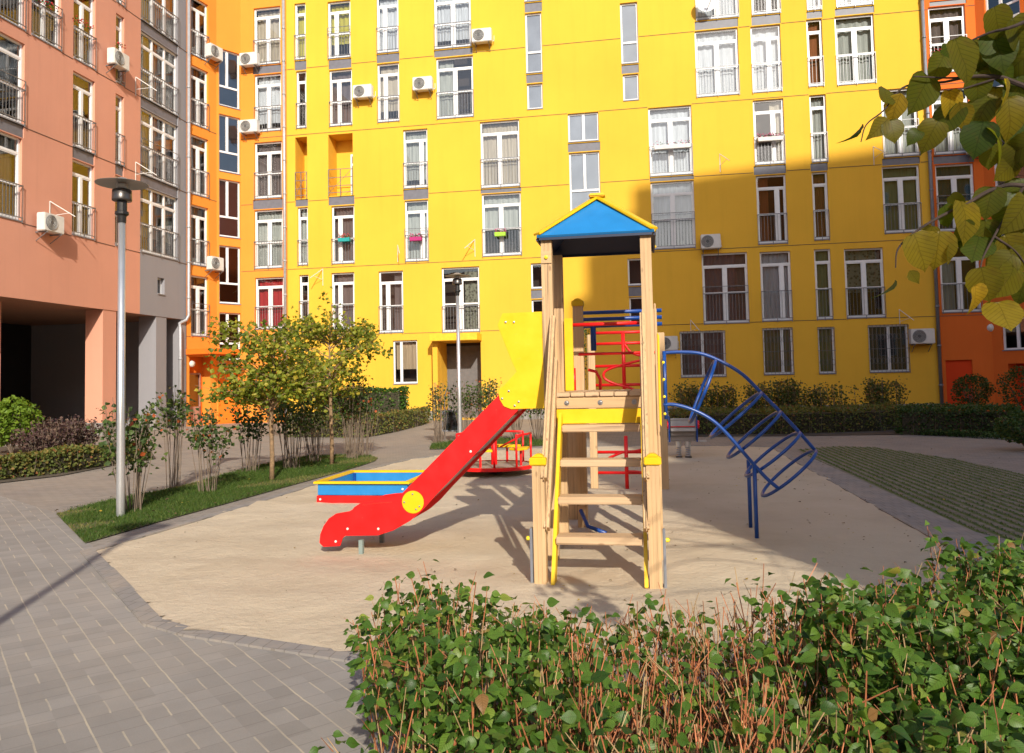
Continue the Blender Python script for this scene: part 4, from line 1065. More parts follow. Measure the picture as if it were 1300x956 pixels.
# chute (steel bed) between the sides
bed = [tp(*p_, Yn) for p_ in [(688,490),(668,502),(600,572),(548,624),(528,642),(505,654),(475,661),(430,664),(418,668)]]
b = MB()
for i in range(len(bed)-1):
    (xa, za), (xb_, zb_) = bed[i], bed[i+1]
    n = len(b.v); b.v += [(xa, Yn+.013, za), (xb_, Yn+.013, zb_), (xb_, Yf-.013, zb_), (xa, Yf-.013, za), (xa, Yn+.013, za-.02), (xb_, Yn+.013, zb_-.02), (xb_, Yf-.013, zb_-.02), (xa, Yf-.013, za-.02)]
    b.f += [(n, n+1, n+2, n+3), (n+4, n+7, n+6, n+5), (n, n+4, n+5, n+1), (n+2, n+6, n+7, n+3)]
b.build('slide_bed', M['steel'], parent=tw, fix=False)
for (p0, p1) in (((650,520),(640,531)), ((596,575),(587,585))):
    b = MB(); x0, z0 = tp(*p0, Yn); x1, z1 = tp(*p1, Yn); b.box(min(x0, x1), max(x0, x1), Yn+.013, Yf-.013, min(z0, z1)+.02, min(z0, z1)+.06)
    b.build('cross_batten', M['red'], parent=tw)
x, z = tp(525, 637, Yn)
for n_ in (Yn-.024, Yf+.012):
    b = MB(); b.prism([(x+.097*math.cos(a), z+.097*math.sin(a)) for a in [k*math.pi/14 for k in range(28)]], n_, n_+.012); dsc = b.build('joint_disc', M['pyellow'], parent=tw, bevel=.003)
    if n_ < .3:
        for (a, e) in ((.0, .07), (-.075, .0), (.03, -.06), (.06, -.035)):
            b = MB(); b.lathe([(0, 0), (.009, 0), (.008, .006), (0, .008)], 7); b.v = [(p_[0]+x+a, n_-.001-p_[2], p_[1]+z+e) for p_ in b.v]
            b.build('bolt', M['bolt'], parent=dsc)
ypx = [(638,398),(691,395.5),(694,518),(649,519.5),(640,516),(635,508),(633,499),(634,494),(640,489.5),(656,472),(650,459),(636,424),(632,413)]
yp = [tp(*p_, Yn-.014) for p_ in ypx]
for n_ in (Yn-.026, Yf+.014):
    b = MB(); b.prism(yp, n_, n_+.012); o = b.build('slide_entry_panel', M['pyellow'], parent=tw, bevel=.003)
    if n_ < .3:
        for (px_, py_) in ((642, 409), (652.5, 409), (646, 496.5), (637.5, 506), (658.5, 510), (653.5, 515)):
            b = MB(); x, z = tp(px_, py_, n_); b.lathe([(0, 0), (.010, 0), (.009, .008), (0, .010)], 7); b.v = [(p_[0]+x, n_-p_[2], p_[1]+z) for p_ in b.v]
            b.build('bolt', M['bolt'], parent=o)
for (px_, n_) in ((457, .03), (478, Yf-.03)):
    x, z = tp(457, 682, 0); b = MB(); b.box(x-.018, x+.018, n_-.02, n_+.02, -.02, .14); b.build('slide_foot', simple('grey_green_steel', (.22, .27, .25), .5), parent=tw)
b = MB(); b.bar((.0, .05, .05), (.0, D-.05, .05), .03, .04); b.build('ground_beam', M['galv_dark'], parent=tw)
# red guard rails of the rear module
def tubeo(name, pts, r, mat, par=None, seg=8): b = MB(); b.tube(pts, r, seg); return b.build(name, M[mat], parent=par or tw, smooth=True)
tubeo('guard_rail', [(.05, .95, 2.03), (D+.02, .95, 2.03)], .018, 'red'); tubeo('guard_rail', [(.13, 1.40, 1.76), (D+.1, 1.40, 1.76)], .015, 'red')
tubeo('grab_rail', [(.22, 1.45, 1.60), (.30, 1.45, 1.58), (.34, 1.45, 1.50), (.34, 1.45, 1.36)], .016, 'red'); tubeo('grab_rail', [(.08, 1.36, 1.62), (.08, 1.36, 1.36)], .02, 'red')
tubeo('grab_rail', [(.03, 1.40, 2.0), (.0, 1.5, 1.75), (.04, 1.40, 1.45)], .014, 'darkblue')
# blue cross tubes at the rear
for (y, z) in ((1.62, 2.20), (1.62, 2.13), (1.62, 2.06)): tubeo('cross_tube', [(.12, y, z), (D+.15, y, z)], .02, 'darkblue')
tubeo('cross_tube', [(.27, 1.62, 2.06), (.27, 1.62, 1.80)], .030, 'darkblue', seg=10)
tubeo('ground_tube', [(.12, 1.30, .20), (.2, 1.15, .07), (.38, 1.02, .03)], .02, 'darkblue')

# curved blue arch climber
ca = empty('arch_climber', (T0.x, T0.y, 0), -A, 'curved blue tubular climber with hoops arching down from the tower to the sand', 'climbing arch')
nU, nL, nF = 1.18, .90, 1.46
up_px = [(840.5,448),(864,447),(890,449),(916.6,459.5),(943,475.6),(966,498.5),(990,522.5),(1014.7,549),(1035,572)]
lo_px = [(842,513.7),(858,514),(881.5,521),(905,534),(925,553),(952,584),(972,606),(988,620)]
def ip(p, n): x, z = tp(p[0], p[1], n); return Vector((x, n, z))
upts = [ip(p, nU) for p in up_px]; lpts = [ip(p, nL) for p in lo_px]
def cr(pts, m=5):
    out = []
    P = [pts[0]*2-pts[1]]+pts+[pts[-1]*2-pts[-2]]
    for i in range(1, len(P)-2):
        for k in range(m):
            t = k/m; p0, p1, p2, p3 = P[i-1], P[i], P[i+1], P[i+2]
            out.append(.5*((2*p1)+(p2-p0)*t+(2*p0-5*p1+4*p2-p3)*t*t+(3*p1-p0-3*p2+p3)*t**3))
    out.append(pts[-1]); return out
tubeo('upper_rail', cr(upts), .017, 'darkblue', ca); tubeo('lower_rail', cr(lpts), .017, 'darkblue', ca)
for (a, c) in (((908,457.5),(876,536)), ((966,498.5),(902,555)), ((990,522.5),(924,580.5)), ((1014.7,549),(947,604)), ((1035,572),(968,629))):
    pa = ip(a, nU); pc = ip(c, nU); ctr = (pa+pc)/2; ax = (pa-pc)/2; rr = .285
    pts_ = [ctr + ax*math.cos(t_) + Vector((0, rr, 0))*math.sin(t_) for t_ in [k*math.pi/14 for k in range(28)]]
    b = MB(); b.tube(pts_, .016, 8, closed=True); b.build('hoop', M['darkblue'], parent=ca, smooth=True)
for (pt, n) in (((957.6,592), nL), ((950,584), nF)):
    top = ip(pt, n); b = MB(); b.tube([(top.x, n, top.z), (top.x+.0, n, -.02)], .019, 8); b.build('leg', M['darkblue'], parent=ca, smooth=True)
for n in (nL, nU):
    top = ip((843, 446), n); bot = ip((843, 532), n); b = MB(); b.tube([top, (top.x, n, bot.z)], .017, 8); q = b.build('mounting_tube', M['darkblue'], parent=ca, smooth=True)
    for k in range(4):
        b = MB(); zz = bot.z+.05+k*.16; b.lathe([(0, 0), (.013, 0), (.013, .014), (0, .02)], 8); b.v = [(p_[0]+top.x-.01, n-.018-p_[2], p_[1]+zz) for p_ in b.v]
        b.build('bolt_cap', M['bolt_yellow'], parent=q)

# red climbing ladder behind the tower
q0 = at_depth(752, 500, 10.8)
rl = empty('climbing_ladder', (q0.x, 10.8, 0), -A, 'red metal climbing ladder with curved bars between two wooden posts behind the tower', 'climbing ladder')
for x in (0, .95):
    b = MB(); b.box(x-.05, x+.05, -.05, .05, 0, 2.12); b.build('post', M['wood'], parent=rl, bevel=.005)
RZ = (2.14, 1.99, 1.68, 1.42, .50, .22)
for z in RZ+(.0,)[:0]:
    b = MB(); b.tube([(.05, 0, z), (.90, 0, z)], .021, 8); b.build('rung', M['red'], parent=rl, smooth=True)
b = MB(); b.tube([(.44, .0, 2.14), (.44, 0, 1.22)], .026, 8); b.build('upright', M['red'], parent=rl, smooth=True); b = MB(); b.tube([(.44, 0, .72), (.44, 0, -.02)], .026, 8); b.build('upright', M['red'], parent=rl, smooth=True)
b = MB(); b.tube(cr([Vector(p_) for p_ in ((.45,-.01,1.99),(.58,-.01,1.84),(.90,-.01,1.78))]), .018, 8); b.build('curved_bar', M['red'], parent=rl, smooth=True)
b = MB(); b.tube(cr([Vector(p_) for p_ in ((.90,-.01,1.80),(.45,-.01,1.70),(.20,-.01,1.62),(.17,-.01,1.52),(.30,-.01,1.44),(.50,-.01,1.38),(.60,-.01,1.33))]), .018, 8); b.build('curved_bar', M['red'], parent=rl, smooth=True)
b = MB(); b.tube(cr([Vector(p_) for p_ in ((.90,-.01,.62),(.60,-.01,.52),(.40,-.01,.50),(.20,-.01,.42))]), .018, 8); b.build('curved_bar', M['red'], parent=rl, smooth=True); b = MB(); b.tube(cr([Vector(p_) for p_ in ((.45,-.01,.24),(.65,-.01,.22),(.90,-.01,.10))]), .018, 8); b.build('curved_bar', M['red'], parent=rl, smooth=True)

# ------------------------------------------------------------------ sandbox
p0 = ground(402, 640)
bx_ = empty('sandbox', (p0.x, p0.y, 0), -A, 'low square sandbox with yellow rim, light blue and red boards', 'sandbox')
W_ = 1.20; WD = 1.22
def board(x0, x1, y0, y1, z0, z1, mat, nm='board'): b = MB(); b.box(x0, x1, y0, y1, z0, z1); return b.build(nm, M[mat], parent=bx_, bevel=.003)
for (z0, z1, mt, off) in ((-.02, .105, 'red', 0), (.112, .255, 'blue', .012)):
    board(off, W_-off, 0+off, .03+off, z0, z1, mt); board(off, W_-off, WD-.03-off, WD-off, z0, z1, mt)
    board(off, .03+off, .035+off, WD-.035-off, z0, z1, mt); board(W_-.03-off, W_-off, .035+off, WD-.035-off, z0, z1, mt)
for (x, y) in ((.06, .06), (W_-.06, .06), (.06, WD-.06), (W_-.06, WD-.06)): board(x-.016, x+.016, y-.016, y+.016, 0, .25, 'darkblue', 'corner_post')
rw = .075
board(-.03, W_+.03, -.03, rw-.03, .257, .285, 'pyellow', 'rim'); board(-.03, W_+.03, WD-rw+.03, WD+.03, .257, .285, 'pyellow', 'rim')
board(-.03, rw-.03, rw-.028, WD-rw+.028, .257, .285, 'pyellow', 'rim'); board(W_-rw+.03, W_+.03, rw-.028, WD-rw+.028, .257, .285, 'pyellow', 'rim')
for (x, z) in ((.05, .06), (W_-.07, .19)):
    b = MB(); b.lathe([(0, 0), (.014, 0), (.013, .008), (0, .012)], 9); b.v = [(a+x, -.001-c+(.012 if z > .1 else 0), e+z) for (a, e, c) in b.v]; b.build('bolt', M['bolt_white'], parent=bx_)
b = MB(); n = 12
for i in range(n+1):
    for j in range(n+1): b.v.append((.045+(W_-.09)*i/n, .045+(WD-.09)*j/n, .10+.03*math.sin(i*.9)+.02*math.cos(j*1.3+i*.3)))
for i in range(n):
    for j in range(n): k = i*(n+1)+j; b.f.append((k, k+n+1, k+n+2, k+1))
b.build('sand_fill', M['sand'], parent=bx_, smooth=True)

# ------------------------------------------------------------------ roundabout
mg = empty('merry_go_round', (-.33, 12.75, 0), R(20), 'red roundabout with round platform, railings and yellow seats behind the slide', 'roundabout')
b = MB(); b.lathe([(0, .155), (.60, .155), (.64, .15)], 36); b.build('platform', simple('chequer_plate', (.34, .30, .26), .6, .3), parent=mg, smooth=False)
b = MB(); b.lathe([(.62, .11), (.665, .11), (.665, .165), (.62, .165)], 36); b.build('rim', M['red'], parent=mg)
b = MB(); b.lathe([(.0, .0), (.12, .0), (.12, .12), (0, .12)], 16); b.build('hub', M['black'], parent=mg)
b = MB(); b.lathe([(0, .16), (.05, .16), (.05, .62), (.14, .62), (.14, .66), (0, .67)], 20); b.build('centre_column', M['red'], parent=mg)
for k in range(4):
    a0 = k*math.pi/2+.3; a1 = a0+.95
    P_ = [(.60*math.cos(a), .60*math.sin(a)) for a in (a0, (a0+a1)/2, a1)]
    b = MB()
    for (x, y) in (P_[0], P_[2]): b.tube([(x, y, .15), (x, y, .66)], .018, 8)
    b.tube([(P_[0][0], P_[0][1], .655), (P_[1][0], P_[1][1], .655), (P_[2][0], P_[2][1], .655)], .018, 8)
    b.tube([(P_[0][0], P_[0][1], .60), (P_[0][0]*.3, P_[0][1]*.3, .45)], .014, 6)
    b.build('railing', M['red'], parent=mg, smooth=True)
    b = MB(); c_ = [(r_*math.cos(a), r_*math.sin(a)) for r_, a in ((.38, a0+.05), (.58, a0+.05), (.60, (a0+a1)/2), (.58, a1-.05), (.38, a1-.05))]
    b.slab(c_, .405, .44); b.build('seat', M['pyellow'], parent=mg, bevel=.005)
    b = MB(); b.bar((.48*math.cos((a0+a1)/2), .48*math.sin((a0+a1)/2), .15), (.48*math.cos((a0+a1)/2), .48*math.sin((a0+a1)/2), .40), .03, .03); b.build('seat_support', M['red'], parent=mg)

# ------------------------------------------------------------------ spring rocker
p0 = ground(868, 581)
sr = empty('spring_rocker', (p0.x, p0.y, 0), -A, 'grey and red spring rocker on two steel springs, seen from behind', 'spring rocker')
s_ = p0.y/990
grey = simple('light_grey_board', (.42, .40, .38), .5); dgrey = simple('weathered_grey_board', (.24, .21, .19), .6)
for x in (-.085, .085):
    b = MB(); pts_ = [(x+.042*math.cos(t_), .042*math.sin(t_), .01+.20*t_/(2*math.pi*5)) for t_ in [k*2*math.pi/12 for k in range(61)]]; b.tube(pts_, .011, 6); b.build('spring', M['galv'], parent=sr, smooth=True)
    b = MB(); b.lathe([(0, .20), (.052, .20), (.052, .31), (0, .31)], 14, (x, 0, 0)); b.build('spring_cup', M['steel'], parent=sr)
    b = MB(); b.box(x-.06, x+.06, -.08, .08, .0, .03); b.build('ground_plate', M['dark_steel'], parent=sr)
for (z0, z1, y, mt) in ((.31, .41, -.06, dgrey), (.415, .50, -.10, dgrey), (.505, .56, -.20, grey), (.57, .70, -.06, grey), (.705, .74, -.06, grey)):
    b = MB(); b.box(-.225, .225, y, y+.04 if z1 > .56 else y+.24, z0, z1); b.build('board', mt, parent=sr, bevel=.005)
b = MB(); b.box(-.222, .222, -.068, -.061, .575, .592); b.build('stripe', M['red'], parent=sr)
for s in (-1, 1):
    b = MB(); b.prism([(.24*s, .30), (.265*s, .30), (.265*s, .78), (.24*s, .78)], -.12, .5); b.build('side_panel', M['darkblue'], parent=sr, bevel=.004)
    b = MB(); b.lathe([(0, 0), (.075, 0), (.075, .035), (0, .035)], 16); b.v = [((.266+c)*s, a-.05, e+.62) for (a, e, c) in b.v]; b.build('wheel', M['red'], parent=sr)
    b = MB(); b.tube([(.25*s, .05, .62), (.27*s, .1, .86), (.24*s, .14, .86)], .012, 6); b.build('handle', M['galv'], parent=sr)
    b = MB(); b.box(.25*s-.0 if s > 0 else -.43, .43 if s > 0 else -.25, -.05, .15, .295, .318); b.build('foot_rest', grey, parent=sr, bevel=.004)

# ------------------------------------------------------------------ lamps
def lamp(x, y, label, H=3.5, r=.048):
    t = empty('street_lamp', (x, y, 0), .3, label, 'street lamp', 'lamps of the courtyard')
    b = MB(); b.lathe([(r, -.05), (r*.98, 1.0), (r*.82, H), (0, H)], 20); b.build('pole', M['steel'], parent=t, smooth=False)
    for p in t.children[0].data.polygons: p.use_smooth = True
    b = MB(); b.lathe([(0, H-.01), (.045, H-.01), (.052, H+.07), (.078, H+.09), (.078, H+.12), (.058, H+.13), (.058, H+.26), (0, H+.26)], 20); b.build('collar', M['black'], parent=t, smooth=False)
    b = MB(); b.lathe([(0, H+.255), (.11, H+.255), (.112, H+.27), (.108, H+.38), (.085, H+.395), (0, H+.395)], 24); b.build('lamp_housing', M['dark_steel'], parent=t, smooth=True)
    b = MB()
    for k in range(3):
        a = k*2.094; b.tube([(.085*math.cos(a), .085*math.sin(a), H+.39), (.075*math.cos(a), .075*math.sin(a), H+.47)], .007, 6)
    b.build('stay', M['steel'], parent=t)
    b = MB(); b.lathe([(0, H+.39), (.055, H+.39), (.06, H+.46), (0, H+.46)], 16); b.build('bulb_glass', M['ac_white'], parent=t, smooth=True)
    b = MB(); b.lathe([(.0, H+.475), (.10, H+.47), (.292, H+.455), (.295, H+.46), (.10, H+.50), (.05, H+.53), (0, H+.54)], 36); b.build('lamp_shade', M['shade_under'], parent=t, smooth=False)
    for p in t.children[-1].data.polygons: p.use_smooth = False
    return t
p0 = ground(153, 657); lamp(p0.x, p0.y, 'tall steel lamp post with round flat shade on the grass island', 3.50)
p0 = at_depth(583, 500, 18.3); lamp(p0.x, p0.y, 'steel lamp post farther away before the yellow entrance, behind the slide', 3.55)
lamp(-2.62, 1.15, 'steel lamp post beside the camera that throws its shadow over the block paving', 3.6)
# notice board near the far lamp
p0 = at_depth(572, 538, 20.5)
nb_ = empty('notice_board', (p0.x, p0.y, 0), -A, 'small grey glazed notice board on two legs under the shrubs by the far entrance', 'notice board')
for x in (-.16, .16): b = MB(); b.tube([(x, 0, 0), (x, 0, .75)], .02, 6); b.build('leg', M['rail'], parent=nb_)
b = MB(); b.box(-.22, .22, -.03, .03, .22, .78); b.build('board', M['galv_dark'], parent=nb_, bevel=.006)
b = MB(); b.box(-.19, .19, -.036, -.031, .26, .74); b.build('pane', M['glass_dark'], parent=nb_)

EXPO = 0.31
# ------------------------------------------------------------------ vegetation
rnd = random.Random(5)
def cluster_leaves(b, c, rad, n, size, tlo=0, thi=1, squash=1.0, shell=.35):
    for i in range(n):
        d = Vector((rnd.gauss(0, 1), rnd.gauss(0, 1), rnd.gauss(0, 1))).normalized(); r = rad*(shell+(1-shell)*rnd.random()**.5)
        p = Vector(c)+Vector((d.x*r, d.y*r, d.z*r*squash)); add_leaf(b, p, size*rnd.uniform(.7, 1.25), rnd.uniform(tlo, thi))
def fin(name, b, mat, parent=None): return b.build(name, M[mat], parent=parent, fix=False)
def newleaf(): b = MB(); b.t = []; return b

def young_tree(x, y, H, crown_c, R3, n, label, seed):
    rnd.seed(seed); t = empty('young_tree', (x, y, 0), 0, label, 'tree', 'young linden trees on the grass island')
    b = MB(); top = Vector(crown_c)-Vector((x, y, 0))
    b.tube([(0, 0, -.05), (.01, .0, .4), (-.01, .01, 1.0), (top.x*.4, top.y*.4, 1.5), (top.x*.8, top.y*.8, H*.72), (top.x, top.y, H*.9)], [.042, .036, .032, .028, .018, .006], 9)
    b.build('trunk', M['bark'], parent=t, smooth=True)
    lim = MB(); lv = newleaf()
    for k in range(40):
        a = rnd.uniform(0, 6.283); z0 = rnd.uniform(1.0, H*.82); f = (z0-1.1)/(H-1.1)
        L = R3[0]*rnd.uniform(.75, 1.15)*(1.0-.35*abs(f-.35))
        st = Vector((top.x*f*.9, top.y*f*.9, z0)); e = st+Vector((math.cos(a)*L, math.sin(a)*L*.9, L*rnd.uniform(.15, .6)))
        e.z = min(e.z, H+.05); mid = (st+e)/2+Vector((0, 0, .12*L))
        lim.tube([st, mid, e], [.012, .007, .003], 5)
        for j in range(5):
            u = rnd.uniform(.25, 1.0); c = st.lerp(mid, u*2) if u < .5 else mid.lerp(e, u*2-1)
            e2 = c+Vector((rnd.gauss(0, .22), rnd.gauss(0, .22), rnd.gauss(.02, .14))); lim.tube([c, e2], [.004, .002], 4)
            for q in range(int(n/108)):
                w = rnd.random(); p = c.lerp(e2, w)+Vector((rnd.gauss(0, .07), rnd.gauss(0, .07), rnd.gauss(-.02, .06)))
                add_leaf(lv, p, rnd.uniform(.055, .095), min(1, max(0, rnd.gauss(.45+.15*math.sin(k), .22))))
    fin('branches', lim, 'bark', t); fin('crown', lv, 'leaf_tree', t); return t
p = ground(345, 611); c = at_depth(352, 440, p.y); young_tree(p.x, p.y, 2.62, (c.x-.05, c.y, 2), (1.0,), 1900, 'young tree with slender trunk and yellow green leaves, nearer the lamp post', 3)
p = ground(421, 590); c = at_depth(418, 440, p.y); young_tree(p.x, p.y, 2.95, (c.x, c.y, 2), (1.05,), 1900, 'young tree with yellow green leaves, farther from the lamp post and closer to the sandbox', 8)

def stem_shrub(px, py, H, Rr, n, label, seed, mat='leaf_shrub', ns=18, low=.42, thi=1.0, group='shrubs with bare stems on the grass island'):
    rnd.seed(seed); g = ground(px, py); t = empty('shrub', (g.x, g.y, 0), 0, label, 'shrub', group)
    s = MB(); lv = newleaf()
    for i in range(ns):
        a = rnd.uniform(0, 6.283); r0 = rnd.uniform(0.02, .16); L = Rr*rnd.uniform(.2, 1.0); h = H*rnd.uniform(.75, 1.02)
        p0 = Vector((r0*math.cos(a), r0*math.sin(a), 0)); p2 = Vector((L*math.cos(a), L*math.sin(a)*.9, h)); p1 = p0.lerp(p2, .5)+Vector((rnd.gauss(0, .03), rnd.gauss(0, .03), .08))
        s.tube([p0, p1, p2], [.006, .0045, .003], 5)
        for j in range(n//ns):
            u = low+(1-low)*rnd.random()**.75; c = p0.lerp(p1, u*2) if u < .5 else p1.lerp(p2, u*2-1)
            add_leaf(lv, c+Vector((rnd.gauss(0, .07), rnd.gauss(0, .07), rnd.gauss(0, .04))), rnd.uniform(.045, .08), rnd.random()*thi)
    fin('stems', s, 'stem', t); fin('foliage', lv, mat, t)
stem_shrub(166, 650, 1.38, .38, 620, 'leafy shrub with orange tinged leaves directly behind the near lamp post', 21, ns=26, low=.35)
stem_shrub(218, 620, 1.50, .25, 300, 'shrub on tall bare stems, first to the right of the near lamp post', 22, ns=20, low=.62)
stem_shrub(262, 626, 1.18, .36, 380, 'round light shrub on bare stems between the lamp post and the young trees', 23, ns=18, low=.45)
stem_shrub(318, 600, 1.15, .27, 420, 'dark leaved shrub on bare stems just left of the nearer young tree', 24, 'leaf_hedge_dark', ns=18, low=.5, thi=.7)
stem_shrub(372, 596, 1.45, .45, 620, 'bushy dark shrub between the trunks of the two young trees', 25, 'leaf_hedge_dark', ns=26, low=.45)
stem_shrub(400, 588, 1.5, .45, 500, 'dense shrub on pale stems just left of the farther young tree', 26, ns=26, low=.45, thi=.95)
stem_shrub(446, 583, 1.65, .40, 620, 'reddish shrub on many pale bare stems right of the farther young tree', 27, ns=32, low=.5)
stem_shrub(462, 580, 1.6, .40, 420, 'outermost shrub on pale stems at the tip of the grass island', 28, ns=26, low=.5)
FG = 'shrubs in the far strip behind the slide'
for i, (px, py, H, Rr, n, lab) in enumerate(((558,562,1.5,.35,330,'thin shrub beside the notice board behind the slide'),(592,561,1.5,.5,520,'leafy shrub right behind the far lamp post'),
        (618,561,1.55,.5,520,'leafy shrub behind the upper part of the slide'),(655,561,1.35,.5,420,'stemmy shrub behind the roundabout railing'),(684,560,1.35,.45,420,'stemmy shrub between the roundabout and the tower steps'),(708,560,1.4,.4,380,'stemmy shrub seen behind the tower steps'))):
    stem_shrub(px, py, H, Rr, n, lab, 40+i, ns=34, low=.5 if i > 1 else .4, group=FG)
stem_shrub(738, 556, 3.15, .35, 300, 'tall shrub whose leaves rise behind the tower next to the rear post', 60, 'leaf_hedge_dark', ns=7, low=.45, group=FG)

def box_hedge(poly, H, n, size, mat, label, seed, name='hedge', cat='hedge', group=None, stems=True, z0=.02, top_noise=.05, core=True):
    rnd.seed(seed); xs_ = [p[0] for p in poly]; ys_ = [p[1] for p in poly]; cx, cy = sum(xs_)/len(xs_), sum(ys_)/len(ys_)
    t = empty(name, (cx, cy, 0), 0, label, cat, group); lv = newleaf(); c = 0
    per = [(Vector(poly[i]), Vector(poly[(i+1) % len(poly)])) for i in range(len(poly))]; Ls = [(b_-a_).length for a_, b_ in per]; LT = sum(Ls)
    areaT = abs(sum(poly[i][0]*poly[(i+1) % len(poly)][1]-poly[(i+1) % len(poly)][0]*poly[i][1] for i in range(len(poly))))/2
    ntop = int(n*areaT/(areaT+LT*H)); 
    while c < ntop:
        x = rnd.uniform(min(xs_), max(xs_)); y = rnd.uniform(min(ys_), max(ys_))
        if not inside(poly, x, y): continue
        z = H+top_noise*math.sin(x*3.1+y*2.3)+rnd.gauss(-.03, .035)
        add_leaf(lv, Vector((x-cx, y-cy, z)), size*rnd.uniform(.7, 1.3), min(1, max(0, rnd.gauss(.5, .25)))); c += 1
    for k in range(n-ntop):
        r_ = rnd.random()*LT; i = 0
        while r_ > Ls[i]: r_ -= Ls[i]; i += 1
        a_, b_ = per[i]; p = a_.lerp(b_, r_/Ls[i]); off = rnd.gauss(-.03, .04); dd = (b_-a_).normalized()
        x = p.x+dd.y*off*rnd.choice((1, 1)); y = p.y-dd.x*off; z = H*(rnd.random()**.85)
        add_leaf(lv, Vector((x-cx, y-cy, z+.02)), size*rnd.uniform(.7, 1.3), min(1, max(0, rnd.gauss(.45, .25))))
    fin('foliage', lv, mat, t)
    s = MB()
    for k in range(int(n/22)):
        x = rnd.uniform(min(xs_), max(xs_)); y = rnd.uniform(min(ys_), max(ys_))
        if inside(poly, x, y): s.tube([(x-cx, y-cy, 0), (x-cx+rnd.gauss(0, .04), y-cy+rnd.gauss(0, .04), H*rnd.uniform(.8, 1.05))], [.006, .003], 4)
    if s.v: fin('stems', s, 'stem', t)
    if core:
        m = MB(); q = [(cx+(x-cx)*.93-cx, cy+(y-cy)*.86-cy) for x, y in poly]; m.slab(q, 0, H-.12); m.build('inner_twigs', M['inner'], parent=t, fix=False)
    return t
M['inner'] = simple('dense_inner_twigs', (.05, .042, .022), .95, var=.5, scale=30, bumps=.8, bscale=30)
def strip(pa, pb, w):        # front line a-b in pixels, thickness w away from camera
    a = ground(*pa); c = ground(*pb); d = Vector((c.x-a.x, c.y-a.y)).normalized(); n = Vector((-d.y, d.x))
    if n.y < 0: n = -n
    return [(a.x, a.y), (c.x, c.y), (c.x+n.x*w, c.y+n.y*w), (a.x+n.x*w, a.y+n.y*w)]
# left bed
bed = [gp(-40, 620), gp(0, 614), gp(76, 605), gp(142, 592), gp(198, 583), gp(190, 570), gp(60, 565), gp(-40, 570)]
flat('flower_bed', bed, .015, M['soil'])
def lp(px, py, dy=0, dx=0): g = ground(px, py); return (g.x+dx, g.y+dy)
box_hedge([lp(-40,617), lp(0,611), lp(76,602), lp(150,590), lp(150,590,.9,.1), lp(76,602,1.1), lp(0,611,1.1), lp(-40,617,1.1)], .40, 4800, .06, 'leaf_autumn', 'low mixed hedge turning yellow and red along the left path', 70, core=True)
for i, (px, lab, h) in enumerate(((52, 'purple brown spirea bush, left one in front of the dark passage', .75), (78, 'purple brown spirea bush, middle one in front of the dark passage', .95), (102, 'purple brown spirea bush, right one next to the orange pier', .85))):
    stem_shrub(px, 590-i*3, h, .55, 800, lab, 80+i, 'leaf_purple', ns=60, low=.3, group='purple bushes before the passage')
def round_bush(px, py, Rr, H, n, size, mat, label, seed, group=None, squash=.9):
    rnd.seed(seed); g = ground(px, py); t = empty('bush', (g.x, g.y, 0), 0, label, 'bush', group); lv = newleaf()
    cz = H-Rr*squash
    for k in range(n):
        d = Vector((rnd.gauss(0, 1), rnd.gauss(0, 1), rnd.gauss(.15, 1))).normalized(); r = Rr*(.55+.45*rnd.random()**.6)*(1+.08*math.sin(d.x*6+d.z*5+seed))
        p = Vector((d.x*r, d.y*r, max(.05, cz+d.z*r*squash))); add_leaf(lv, p, size*rnd.uniform(.7, 1.3), min(1, max(0, rnd.gauss(.5, .25))))
    fin('foliage', lv, mat, t); s = MB()
    for k in range(14): a = rnd.uniform(0, 6.28); s.tube([(0, 0, 0), (Rr*.5*math.cos(a), Rr*.5*math.sin(a), cz), (Rr*.8*math.cos(a), Rr*.8*math.sin(a), cz+.2)], [.012, .008, .004], 5)
    fin('stems', s, 'stem', t); return t
round_bush(14, 577, .62, 1.35, 1500, .10, 'leaf_lime', 'bright lime green bush in front of the dark passage at the left edge', 90)
# hedges below the yellow facade, left part
box_hedge([lp(362,556), lp(462,557), lp(503,549), lp(541,539), lp(541,539,1.2), lp(503,549,1.6), lp(462,557,1.6), lp(362,556,1.6)], .62, 5200, .06, 'leaf_autumn', 'low brownish box hedge curving towards the yellow entrance', 91)
a = at_depth(400, 520, 25.5); c = at_depth(511, 520, 27.0)
box_hedge([(a.x, a.y), (c.x, c.y), (c.x+.1, c.y+.8), (a.x, a.y+.8)], 1.33, 3800, .09, 'leaf_hedge', 'taller green hedge under the yellow wall behind the young trees', 92)
stem_shrub(345, 553, 1.3, .5, 500, 'shrub at the left end of the brownish hedge behind the young trees', 93, ns=20, low=.3, group=None)
